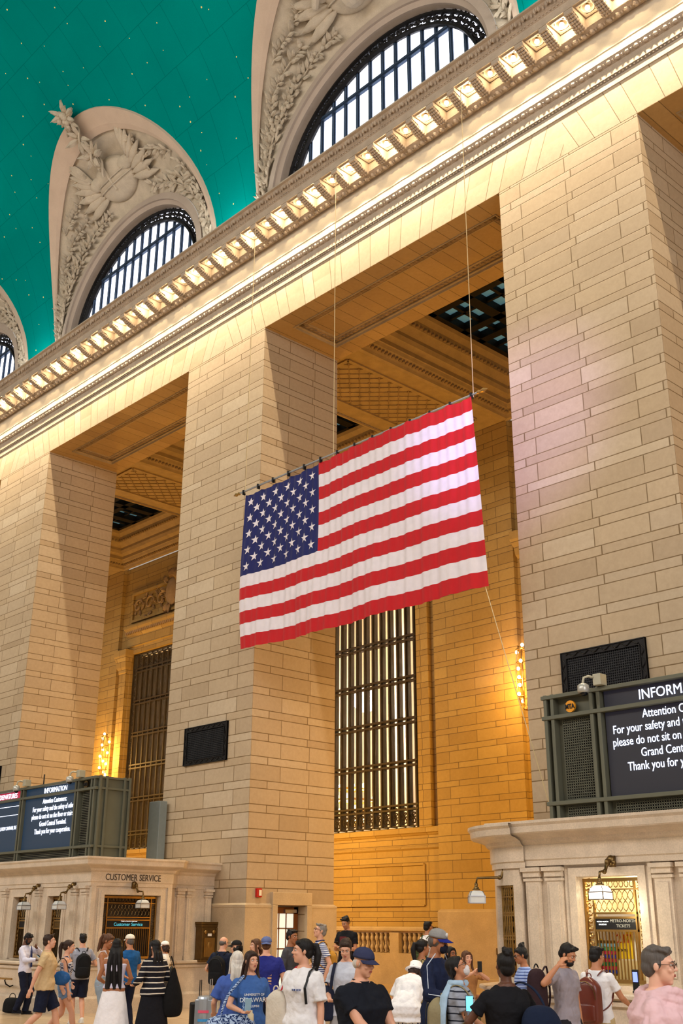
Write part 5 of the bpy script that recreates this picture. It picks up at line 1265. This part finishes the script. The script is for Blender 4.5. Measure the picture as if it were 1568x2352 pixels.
def phone(label, J, at, rz=0, scr=True, case=None):
    B = carried('phone', label, 'phone', J, at); B.matrix_world = B.matrix_world @ Matrix.Rotation(rz, 4, 'X')
    MB().box(-.037,.037,-.005,.005,-.075,.075).build('case', case or M_black, B, bev=.004)
    if scr: MB().box(-.034,.034,.005,.0065,-.071,.071).build('screen', glow('phone_screen', (110,200,235), 1.6), B)
    return B
cm = cloth_mat
# ---- left group, by the customer service booth
p, J = person('person in white shirt and navy tie leaning on the booth ledge, reading a phone', -24.9, 13.5, 1.74, 62, 'dark', ('short','black'), ('long', cm('white_shirt', (205,205,225))), ('pants', cm('navy_trousers', (24,28,46))), R=(-.04,.34,1.16), Lh=(-.10,.20,1.42), head=(32,0), lean=-5, stride=.25, glasses='clear', beard=True, shoes='black')
o = J['U'](J['Vv'](-.145,-.44,1.20)); phone('phone with a lit screen in the hand of the person with the navy tie', J, o, -1.0)
m = MB(); m.tube([J['U'](J['Vv'](0,-.145,1.46)), J['U'](J['Vv'](0,-.165,1.35)), J['U'](J['Vv'](0,-.165,1.2)), J['U'](J['Vv'](0,-.155,1.0))], [.018,.03,.036,.045], 6, sy=.3); m.build('necktie', cm('navy_tie', (28,44,96)), p)
bg_ = thing('duffel_bag', 'black bag on the floor at the feet of the person with the tie', 'bag', (-25.45, 13.55, 0), .3); m = MB(); m.loft([ring((0,0,z), .24-.0*z, .14) for z in (0,.05,.2)] + [ring((0,0,.30), .20, .10), ring((0,0,.33), .12, .05)]); m.build('body', cm('bag_black', (20,20,22)), bg_, smooth=True)
MB().tube([(-.1,0,.30), (-.08,0,.42), (.08,0,.42), (.1,0,.30)], .012, 6).build('handle', M_black, bg_)
p, J = person('person in a beige short sleeved shirt and navy shorts striding to the right', -18.6, 10.5, 1.76, 82, 'light', ('short','dbrown'), ('tee', cm('beige_shirt', (200,172,130))), ('shorts', cm('navy_shorts', (24,30,50))), build=1.22, R=(.05,-.20,.88), Lh=(.02,.24,.90), stride=1.1, head=(-6,0), shoes='white', extra={'collar': cm('beige_shirt', (200,172,130))}, beard=False)
p, J = person('person with a flower hair clip, navy patterned top and denim shorts', -18.8, 11.0, 1.66, 84, 'light', ('ponytail','dbrown'), ('tank', cm('navy_print', (40,48,80), pat=((190,190,200), 14))), ('hotpants', cm('denim_light', (120,150,190))), female=True, R=(.02,.10,.86), Lh=(.06,.05,1.0), stride=-1.0, head=(4,0), shoes='black')
fb = carried('shoulder_bag', 'blue shiny shoulder bag under the arm of the person in denim shorts', 'bag', J, J['Vv'](-.25,.05,1.10)); m = MB(); m.ell((0,0,0), (.05,.17,.12), 14, 8); m.build('body', cm('blue_bag', (40,90,150), rough=.3), fb, smooth=True); MB().tube([(0,-.12,.06), (.03,-.09,.25), (.06,.0,.36), (.03,.10,.25), (0,.12,.06)], .01, 5).build('strap', M_black, fb)
p, J = person('person with short dark hair, grey tee and black backpack seen from behind', -21.8, 13.1, 1.74, 192, 'light', ('short','black'), ('tee', cm('grey_tee', (150,152,165))), ('shorts', cm('navy_shorts', (24,30,50))), R=(.03,.25,1.18), Lh=(.04,.32,1.20), shoes='white', stride=.3)
backpack('black backpack on the person in the grey tee by the narrow windows', J, cm('pack_black', (26,26,28)), .31, .50, .18)
p, J = person('person with a ponytail and fringe in a light sleeveless top, looking down', -18.1, 11.35, 1.78, 68, 'tan', ('ponytail','brown'), ('tank', cm('pale_top', (215,205,205))), ('jeans', cm('jeans_light', (150,165,180))), female=True, R=(.02,.30,1.02), Lh=(.05,.30,1.05), head=(22,-10))
p, J = person('person with very long black hair and a white tiered skirt seen from behind', -16.8, 10.75, 1.71, 172, 'tan', ('long','black'), ('tank', cm('lilac_top', (205,200,222))), ('maxi', cm('white_skirt', (232,228,232))), female=True, build=1.1, R=(.0,.26,1.05), Lh=(.0,.26,1.05), head=(6,0))
p, J = person('person in a white cap and blue polo shirt turned to the left', -19.7, 12.9, 1.74, 215, 'mid', ('short','dgrey'), ('tee', cm('teal_blue_polo', (30,84,140))), ('pants', cm('navy_trousers', (24,28,46))), R=(.0,.30,1.15), Lh=(.02,.05,.85), cap=('cap', (225,220,205), 1), build=1.1)
p, J = person('person with long dark hair in a white sweater with black stripes and black skirt', -16.4, 11.25, 1.69, 215, 'light', ('loose','black'), ('long', cm('breton', (222,214,200), ((28,28,36), .082, .80))), ('skirt', cm('black_skirt', (24,24,30))), female=True, build=1.25, R=(-.02,.24,1.10), Lh=(.0,.22,1.05), head=(4,10))
tb = carried('tote_bag', 'large black tote bag hanging beside the person in the striped sweater', 'bag', J, J['Vv'](.0,.30,.86)); tb.matrix_world = tb.matrix_world @ Matrix.Translation((-.30,-.15,0)); m = MB(); m.loft([ring((0,0,z), .20*k, .09*k) for z, k in ((-.32,.6),(-.28,.95),(-.1,1.05),(.1,.8),(.30,.35),(.45,.12))]); m.build('body', cm('bag_black', (20,20,22)), tb, smooth=True); MB().tube([(0,0,.44), (.05,0,.58), (.08,.0,.62)], .015, 6).build('strap', M_black, tb)
p, J = person('person in a white cap and white cardigan over a teal top near the mail box', -21.5, 15.0, 1.58, 250, 'mid', ('bob','dbrown'), ('long', cm('white_cardigan', (228,226,220))), ('pants', cm('grey_trousers', (70,72,80))), female=True, R=(.0,.22,1.0), Lh=(.02,.05,.86), cap=('cap', (232,230,226), 1), shoes='white')
hb = carried('shoulder_bag', 'small dark handbag on the shoulder of the person in the white cardigan', 'bag', J, J['Vv'](.02,.20,1.05)); m = MB(); m.ell((0,0,0), (.10,.06,.14), 12, 8); m.build('body', M_black, hb, smooth=True); MB().tube([(-.05,0,.1), (-.06,-.06,.3), (-.1,-.12,.36)], .008, 5).build('strap', M_black, hb)
# the dark shoulder cropped at the lower left corner
p, J = person('person in a navy jacket cropped by the lower left corner, only a shoulder showing', -5.98, 2.87, 1.62, 150, 'light', ('short','dbrown'), ('jacket', cm('navy_fleece', (20,34,62))), ('pants', cm('navy_trousers', (24,28,46))), build=1.1, head=(20,0))
# ---- centre left
p, J = person('balding person in a dark tee with a black backpack in front of the mail box', -18.4, 14.2, 1.72, 155, 'light', ('bald','dgrey'), ('tee', cm('dark_navy_tee', (28,34,52))), ('pants', cm('cream_trousers', (205,190,165))), R=(.03,.30,1.12), Lh=(.06,.20,1.05), head=(8,-20), glasses='clear', build=1.1)
backpack('black backpack on the balding person by the mail box', J, cm('pack_black', (26,26,28)), .33, .54, .19)
p, J = person('person in a black cap turned left behind the person with white hair', -17.0, 13.45, 1.66, 255, 'light', ('bob','black'), ('tee', cm('black_tee', (24,24,28))), ('pants', cm('navy_trousers', (24,28,46))), female=True, cap=('cap', (28,28,30), 1, (28,28,30), (225,225,225)))
p, J = person('person with shoulder length white hair and a blue shirt seen from behind', -11.55, 9.15, 1.63, 190, 'light', ('loose','white'), ('loose', cm('cornflower_shirt', (70,96,170))), ('jeans', cm('jeans_blue', (50,66,110))), female=True, build=1.25, R=(.0,.20,1.0), Lh=(.02,.25,1.0))
p, J = person('person with curly brown hair turned left, only the head showing above the crowd', -16.2, 13.25, 1.70, 300, 'light', ('wavy','brown'), ('tee', cm('black_tee', (24,24,28))), ('pants', cm('navy_trousers', (24,28,46))), female=True)
p, J = person('person in a faded blue cap and navy tee with a flag print, seen from behind', -14.6, 12.15, 1.75, 178, 'light', ('short','brown'), ('tee', cm('royal_tee', (38,44,120))), ('pants', cm('navy_trousers', (24,28,46))), build=1.35, cap=('cap', (92,104,150), -1), R=(.05,.1,.9), Lh=(.05,.1,.9))
fp = MB()
for k in range(7):
    U, Vv = J['U'], J['Vv']; z = 1.30-k*.045; fp.add([U(Vv(x_, .150+.004*(k == 0), zz)) for x_, zz in ((-.10,z),(.10,z),(.10,z-.026),(-.10,z-.026))], [(0,1,2,3)])
fp.build('shirt_print', plain('print_tan', (190,150,110), .8), p)
p, J = person('smiling person with long brown hair in a blue university tee carrying a paisley bag', -10.95, 8.88, 1.645, 18, 'light', ('loose','dbrown'), ('tee', cm('denim_blue_tee', (62,98,160))), ('jeans', cm('jeans_blue', (50,66,110))), female=True, build=1.15, R=(-.02,.26,1.08), Lh=(.10,.02,.84), head=(0,12))
for tx_, sz, z in (('UNIVERSITY OF', .036, 1.245), ('DELAWARE', .068, 1.175), ('ALUMNI', .034, 1.115)):
    q = text_mesh('shirt_lettering', tx_, sz, plain('print_white', (225,222,220), .7), p, J['Vv'](.0, -.165-.016, z)); 
phone('phone in a pale blue case in the hand of the person in the university tee', J, J['Vv'](-.115,-.30,1.15), .3, True, plain('case_blue', (150,190,215), .4))
wb = carried('weekender_bag', 'big blue and white paisley bag on the arm of the person in the university tee', 'bag', J, J['Vv'](-.30,-.20,.88)); m = MB(); m.loft([[Vector((x_, math.cos(a_)*.13*k, math.sin(a_)*.17*k-.02)) for a_ in [2*PI*i/18 for i in range(18)]] for x_, k in ((-.30,.35),(-.27,.8),(-.18,1.0),(0,1.1),(.18,1.0),(.27,.8),(.30,.35))]); m.build('body', cm('paisley', (28,48,96), pat=((165,185,215), 26)), wb, smooth=True)
MB().tube([(-.12,0,.13), (-.06,.05,.34), (.14,.12,.50), (.20,.14,.58), (.22,.15,.50), (.14,0,.15)], .018, 6).build('strap', cm('paisley', (28,48,96)), wb)
wbt = carried('water_bottle', 'cream bottle poking out of the paisley bag', 'bottle', J, J['Vv'](-.06,-.24,.99)); MB().lathe((0,0,0), [(.035,-.1),(.038,0),(.036,.05),(.022,.065),(.022,.09),(0,.09)], 14).build('body', plain('cream', (215,200,165), .5), wbt, smooth=True)
sc = thing('suitcase', 'silver ribbed suitcase with a pink and a blue luggage belt', 'suitcase', (-17.2, 12.95, 0), -.85)
m = MB(); m.loft([ring((0,0,z), .235*k, .15*k) for z, k in ((.06,.9),(.09,1),(.70,1),(.74,.93))]); 
for k in range(9): m.box(-.20+.05*k-.006, -.20+.05*k+.006, -.158, .158, .10, .69)
m.build('shell', plain('suitcase_silver', (170,180,192), .3, .6), sc, smooth=False, bev=.004)
for z, rgb, nm in ((.50, (220,90,120), 'pink'), (.36, (60,150,215), 'blue')): MB().loft([ring((0,0,z_), .243, .164) for z_ in (z-.022, z+.022)]).build('luggage_belt', plain('belt_'+nm, rgb, .6), sc)
m = MB(); [m.ell((x_, y_, .035), (.03,.03,.035), 10, 6) for x_ in (-.18,.18) for y_ in (-.1,.1)]; m.build('wheels', M_black, sc); MB().tube([(-.09,.08,.72), (-.09,.08,1.02), (.09,.08,1.02), (.09,.08,.72)], .010, 6).build('pull_handle', M_steel, sc)
s2 = thing('suitcase', 'small black suitcase behind the silver ribbed one', 'suitcase', (-17.75, 13.15, 0), -.85); m = MB(); m.loft([ring((0,0,z), .19*k, .12*k) for z, k in ((.05,.9),(.08,1),(.58,1),(.61,.92))]); m.build('shell', M_black, s2, bev=.004); m = MB(); [m.ell((x_, y_, .03), (.025,.025,.03), 10, 6) for x_ in (-.14,.14) for y_ in (-.08,.08)]; m.build('wheels', M_black, s2)
MB().tube([(-.07,.06,.6), (-.07,.06,.98), (.07,.06,.98), (.07,.06,.6)], .009, 6).build('pull_handle', M_black, s2)
p, J = person('person in a long sleeved grey top walking right in front of the glazed door', -16.3, 14.15, 1.86, 60, 'tan', ('short','black'), ('long', cm('charcoal_top', (68,68,72))), ('pants', cm('grey_trousers', (70,72,80))), R=(.02,.1,.9), Lh=(.02,.1,.9), head=(4,-10))
p, J = person('person in profile with a high ponytail, white tee and cream backpack', -9.35, 8.3, 1.80, 322, 'light', ('ponytail','black'), ('loose', cm('white_tee', (226,224,226))), ('shorts', cm('navy_shorts', (24,30,50))), female=True, build=1.1, R=(.08,.12,.90), Lh=(.06,.05,.86), head=(-2,-38), hip=.02)
text_mesh('shirt_lettering', 'THE EDIT', .030, plain('print_blue', (60,80,140), .7), p, J['Vv'](.06, -.19, 1.27))
b_ = backpack('cream and red backpack slung in front of the person in the white tee', J, cm('pack_cream', (205,195,180)), .26, .46, .15, z=1.05, off=(-.26,-.30), straps=False); MB().tube([(.05,-.03,.20), (.12,.10,.42), (.16,.16,.46)], .018, 6).build('red_strap', plain('strap_red', (190,40,50), .7), b_)
U, Vv = J['U'], J['Vv']; MB().tube([U(Vv(.10,.12,1.38)), U(Vv(.125,.03,1.49)), U(Vv(.13,-.06,1.45)), U(Vv(.14,-.155,1.30)), U(Vv(.15,-.14,1.15))], .016, 6, sy=.5).build('backpack_strap', M_black, p)
p, J = person('person in a navy and white striped polo looking up to the left', -16.4, 14.95, 1.96, 290, 'light', ('short','grey'), ('tee', cm('striped_polo', (58,70,120), ((205,208,220), .035, .58))), ('pants', cm('cream_trousers', (205,190,165))), glasses='clear', head=(-16,0), R=(.02,.2,1.0), Lh=(.05,.0,.9), extra={'collar': cm('navy_tie', (28,44,96))})
backpack('mustard backpack on the person in the striped polo', J, cm('pack_mustard', (180,130,50)), .28, .46, .16)
U, Vv = J['U'], J['Vv']; MB().tube([U(Vv(-.13,.02,1.50)), U(Vv(-.05,-.14,1.35)), U(Vv(.10,-.165,1.15)), U(Vv(.17,-.12,1.0))], .010, 5).build('camera_strap', M_black, p)
stp = thing('stone_step', 'low stone step at the foot of the inner passage, hidden behind the crowd', 'step', (-17, 17, 0)); MB().box(-1.2, 1.2, -1.1, .8, 0, .36).build('block', M_plinth, stp)
p, J = person('person in a black tee looking at a phone in front of the stone balusters', -17.2, 16.43, 1.76, 330, 'mid', ('short','black'), ('tee', cm('black_tee', (24,24,28))), ('pants', cm('black_pants', (22,22,26))), R=(-.08,.26,1.18), Lh=(-.10,.24,1.16), head=(26,0), z0=.36)
U, Vv = J['U'], J['Vv']; MB().add([U(Vv(x_,-.155,z_)) for x_, z_ in ((-.08,1.36),(.08,1.36),(.08,1.22),(-.08,1.22))], [(0,1,2,3)]).build('shirt_print', plain('print_maroon', (96,36,40), .8), p)
phone('dark phone held by the person in the black tee by the balusters', J, J['Vv'](-.02,-.33,1.22), .9, False)
p, J = person('person with brown hair tied back in a pale grey top, looking down', -10.9, 10.4, 1.79, 345, 'light', ('ponytail','dbrown'), ('tee', cm('pale_grey_top', (192,196,208))), ('skirt', cm('grey_skirt', (150,146,146))), female=True, R=(-.05,.26,1.06), Lh=(.02,.10,.95), head=(24,8))
b_ = backpack('navy backpack slung on the front of the person in the pale grey top', J, cm('pack_navy', (34,38,56)), .24, .42, .14, z=1.0, off=(-.24,-.26), straps=False); U, Vv = J['U'], J['Vv']; MB().tube([U(Vv(-.125,.05,1.45)), U(Vv(-.125,-.07,1.46)), U(Vv(-.135,-.15,1.32)), U(Vv(-.17,-.13,1.1))], .022, 6, sy=.4).build('backpack_strap', cm('pack_navy', (34,38,56)), p)
p, J = person('older person in a navy cap and black polo shirt walking right, nearest in the centre', -7.5, 7.34, 1.75, 38, 'light', ('bald','white'), ('tee', cm('black_polo', (24,27,36))), ('pants', cm('navy_trousers', (24,28,46))), build=1.35, cap=('cap', (52,56,84), 1), R=(-.18,.34,1.00), Lh=(-.05,.30,.97), head=(10,8), vox=.008, extra={'collar': cm('black_polo', (24,27,36))})
# ---- centre right
p, J = person('person with glasses, white shirt and a green backpack far back by the parapet', -16.6, 18.2, 1.72, 130, 'mid', ('short','black'), ('tee', cm('white_tee', (226,224,226))), ('pants', cm('grey_trousers', (70,72,80))), z0=.30, glasses='clear')
backpack('olive green backpack on the person in white far back', J, cm('pack_green', (62,74,44)), .32, .48, .18)
s2 = thing('stone_step', 'second low stone step hidden behind the person in the navy jacket', 'step', (-16.4, 18.6, 0)); MB().box(-.9, .9, -.7, .6, 0, .30).build('block', M_plinth, s2)
p, J = person('person with a dark ponytail and olive top turned right, a black bag on the arm', -12.2, 13.24, 1.74, 118, 'tan', ('ponytail','black'), ('tee', cm('olive_top', (150,132,88))), ('jeans', cm('jeans_blue', (50,66,110))), female=True, head=(0,0), R=(.0,.1,1.0))
hb = carried('shoulder_bag', 'black leather shoulder bag of the person in the olive top', 'bag', J, J['Vv'](-.27,.10,1.12)); m = MB(); m.loft([ring((0,0,z), .05*k, .15*k) for z, k in ((-.16,.9),(-.13,1.05),(.08,.95),(.12,.85))]); m.build('body', cm('bag_black', (20,20,22), rough=.4), hb, smooth=True); MB().tube([(0,-.1,.1), (.03,-.05,.3), (.08,0,.38), (.03,.06,.3), (0,.1,.1)], .009, 5).build('strap', M_black, hb)
p, J = person('person bending forward in a white bucket hat and loose white blouse', -11.15, 11.75, 1.64, 160, 'light', ('curly','dbrown'), ('loose', cm('white_blouse', (232,230,232))), ('pants', cm('pinstripe', (30,38,70), ((205,205,215), .05, .80, 'x'))), female=True, build=1.2, lean=38, cap=('bucket', (232,230,232), 0), R=(-.02,.42,.9), Lh=(-.02,.42,.9), head=(22,0))
p, J = person('tall person in a navy piped track jacket, grey and blue cap and black face mask', -9.05, 10.05, 1.90, 62, 'tan', ('short','dgrey'), ('jacket', cm('track_navy', (28,36,62))), ('pants', cm('navy_trousers', (24,28,46))), cap=('cap', (140,138,136), 1, (34,42,120), (215,215,230)), R=(.0,.30,1.10), Lh=(-.02,.30,1.10), head=(10,0), extra={'mask': ('black', (26,30,44))}, vox=.008)
U, Vv = J['U'], J['Vv']; sh_, el_ = J['sh'], J['el']; pm = plain('piping_white', (205,215,230), .5)
for sd, k in (('R', -1), ('L', 1)):
    dn = (Vector((k*.8,-.3,.1))).normalized()*.072*J['s']; MB().tube([U(Vv(.10*k,-.05,1.50))+Vector((0,0,.02)), sh_[sd]+dn*1.05, sh_[sd].lerp(el_[sd],.5)+dn*1.0, el_[sd]+dn, J['wr'][sd]+dn*.8], .005, 5).build('piping', pm, p)
p, J = person('person with glasses whose face shows just behind the navy track jacket', -13.0, 14.8, 1.61, 40, 'tan', ('loose','black'), ('tee', cm('grey_tee', (150,152,165))), ('pants', cm('navy_trousers', (24,28,46))), female=True, glasses='clear')
p, J = person('person with braids and glasses looking up, striped tee and pale blue scarf', -7.75, 8.95, 1.66, 82, 'mid', ('braids','black'), ('tee', cm('dark_striped', (34,38,50), ((150,156,170), .065, .80))), ('jeans', cm('jeans_blue', (50,66,110))), female=True, build=1.15, R=(.02,.30,.82), Lh=(.0,.30,1.0), head=(-24,0), glasses='clear', extra={'mask': ('white', (210,205,205))})
backpack('khaki canvas backpack on the person with the pale blue scarf', J, cm('pack_khaki', (140,128,98)), .34, .52, .20, z=1.08)
U, Vv = J['U'], J['Vv']; m = MB(); m.tube([U(Vv(math.cos(t_)*.09, math.sin(t_)*.09+.01, 1.49)) for t_ in np.linspace(-1, 3.8, 12)], .035, 7); m.tube([U(Vv(-.06,.09,1.50)), U(Vv(-.12,.15,1.36)), U(Vv(-.15,.17,1.2)), U(Vv(-.16,.17,1.04))], [.04,.06,.06,.05], 8, sy=.4); remeshed(m, 'scarf', cm('scarf_blue', (165,192,215)), p, .01, 2)
p, J = person('person with curly brown hair holding a phone up with both hands', -11.8, 13.8, 1.58, 28, 'light', ('wavy','brown'), ('tee', cm('tan_shirt', (176,124,76))), ('pants', cm('olive_trousers', (100,92,62))), female=True, R=(-.10,.36,1.42), Lh=(-.14,.36,1.42))
phone('dark phone held up by the person with curly brown hair', J, J['Vv'](.0,-.46,1.52), 0, False)
p, J = person('person with a black hair bun and black tee seen from behind, filming with a phone', -6.65, 8.3, 1.72, 205, 'dark', ('bun','black'), ('tee', cm('black_tee', (24,24,28))), ('pants', cm('black_pants', (22,22,26))), female=True, build=1.2, R=(.05,.30,1.14), Lh=(.02,.32,1.22), head=(-8,0), vox=.008)
phone('phone with a bright blue screen held by the person with the hair bun', J, J['Vv'](.19,-.40,1.30), 0)
tb = carried('tote_bag', 'big dark blue denim bag on the shoulder of the person with the hair bun', 'bag', J, J['Vv'](-.22,.24,1.16)); m = MB(); m.loft([ring((.02*math.sin(z*9),0,z), .20*k, .12*k) for z, k in ((-.46,.8),(-.42,1.0),(-.2,1.08),(0,.98),(.10,.8),(.17,.45))]); m.build('body', cm('denim_dark', (24,34,56)), tb, smooth=True); MB().tube([(-.06,-.04,.14), (-.03,-.12,.28), (.08,-.22,.36), (.12,-.32,.30)], .02, 6, sy=.5).build('strap', cm('denim_dark', (24,34,56)), tb)
sc = thing('suitcase', 'suitcase with a tall chrome pull handle beside the khaki backpack', 'suitcase', (-7.95, 9.45, 0), .6); m = MB(); m.loft([ring((0,0,z), .21*k, .13*k) for z, k in ((.05,.9),(.08,1),(.62,1),(.66,.92))]); m.build('shell', plain('suitcase_grey', (120,110,112), .4), sc); MB().tube([(-.12,.06,.64), (-.12,.06,1.12), (-.10,.06,1.15), (.10,.06,1.15), (.12,.06,1.12), (.12,.06,.64)], .011, 6).build('pull_handle', M_steel, sc)
m = MB(); [m.ell((x_, y_, .03), (.025,.025,.03), 10, 6) for x_ in (-.15,.15) for y_ in (-.08,.08)]; m.build('wheels', M_black, sc)
# ---- right group
p, J = person('person with a hair bun and blue striped shirt looking down at the curved window', -10.36, 13.35, 1.67, 290, 'tan', ('bun','black'), ('tee', cm('blue_striped', (36,60,130), ((150,170,215), .04, .72))), ('jeans', cm('jeans_blue', (50,66,110))), female=True, head=(14,0), R=(-.02,.2,1.05), glasses='sun')
p, J = person('person in a grey tee and dark shorts swinging a dark backpack off the shoulder', -8.4, 11.6, 1.76, 55, 'mid', ('short','black'), ('tee', cm('mauve_tee', (150,142,150))), ('shorts', cm('charcoal_shorts', (38,38,42))), R=(.12,.12,1.50), Lh=(.03,.04,.86), head=(26,6), beard=True, vox=.008)
b_ = carried('backpack', 'dark brown backpack held by the shoulder strap of the person in the grey tee', 'backpack', J, J['Vv'](-.42,.10,1.22)); m = MB(); m.loft([ring((0,0,z), .14*k, .10*k) for z, k in ((-.27,.85),(-.23,1.0),(.05,1.03),(.18,.9),(.26,.55))]); m.build('bag', cm('pack_aubergine', (50,34,38)), b_, smooth=True); MB().tube([(-.05,0,.25), (.0,0,.33), (.05,0,.25)], .012, 6).build('grab_handle', M_black, b_); MB().tube([(.05,-.05,.22), (.12,-.05,.30), (.13,-.06,.26), (.16,-.08,-.05), (.12,-.05,-.2)], .018, 6, sy=.4).build('strap', cm('pack_aubergine', (50,34,38)), b_)
MB().lathe((.15,.02,-.1), [(.03,-.08),(.03,.05),(.015,.07),(0,.08)], 10).build('bottle_pocket', M_steel, b_, smooth=True)
p, J = person('person in a white tee with a brown leather backpack leaning at the counter', -8.6, 12.55, 1.70, 148, 'mid', ('short','black'), ('tee', cm('white_tee', (226,224,226))), ('pants', cm('khaki_trousers', (186,164,122))), R=(.04,.36,1.06), Lh=(-.02,.36,1.06), head=(4,-12))
backpack('brown leather backpack on the person at the lit ticket window', J, plain('leather_brown', (100,42,30), .28, 0, .2, 6, .15, .5), .34, .56, .19, z=1.12, leather=True)
p, J = person('person with short grey hair and glasses in a pale pink shawl, nearest on the right', -4.32, 7.0, 1.82, 78, 'pale', ('short','dgrey'), ('shawl', cm('pink_shawl', (222,184,188))), ('pants', cm('navy_trousers', (24,28,46))), female=True, build=1.25, glasses='clear', head=(2,0), vox=.007, R=(-.1,.2,1.2), Lh=(-.06,.22,1.2))
U, Vv = J['U'], J['Vv']; m = MB(); m.ell(U(Vv(0,-.12,1.14)), (.16,.12,.16), 14, 10); remeshed(m, 'floral_top', cm('floral', (190,205,195), pat=((60,110,84), 16)), p, .01, 1)
p, J = person('person in a blue cap and camouflage backpack cropped by the right edge', -4.45, 8.3, 1.84, 120, 'mid', ('short','dbrown'), ('tee', cm('teal_blue_polo', (30,84,140))), ('pants', cm('navy_trousers', (24,28,46))), cap=('cap', (40,70,140), 1))
backpack('camouflage backpack at the right edge of the photo', J, cm('camo', (120,110,80), pat=((84,60,44), 9)), .3, .5, .18)
p, J = person('clerk with brown hair seated behind the bars of the lit ticket window', -9.25, 15.55, 1.55, -20, 'light', ('wavy','brown'), ('long', cm('clerk_shirt', (200,195,185))), ('pants', cm('navy_trousers', (24,28,46))), female=True, z0=.2, legs=True)

# carried bags keep their soft rounded shapes
for o in [q for q in bpy.data.objects if q.parent is not None and q.parent.get('category') in ('bag', 'backpack') and q.type == 'MESH']:
    md = o.modifiers.new('soft', 'SUBSURF'); md.levels = md.render_levels = 2
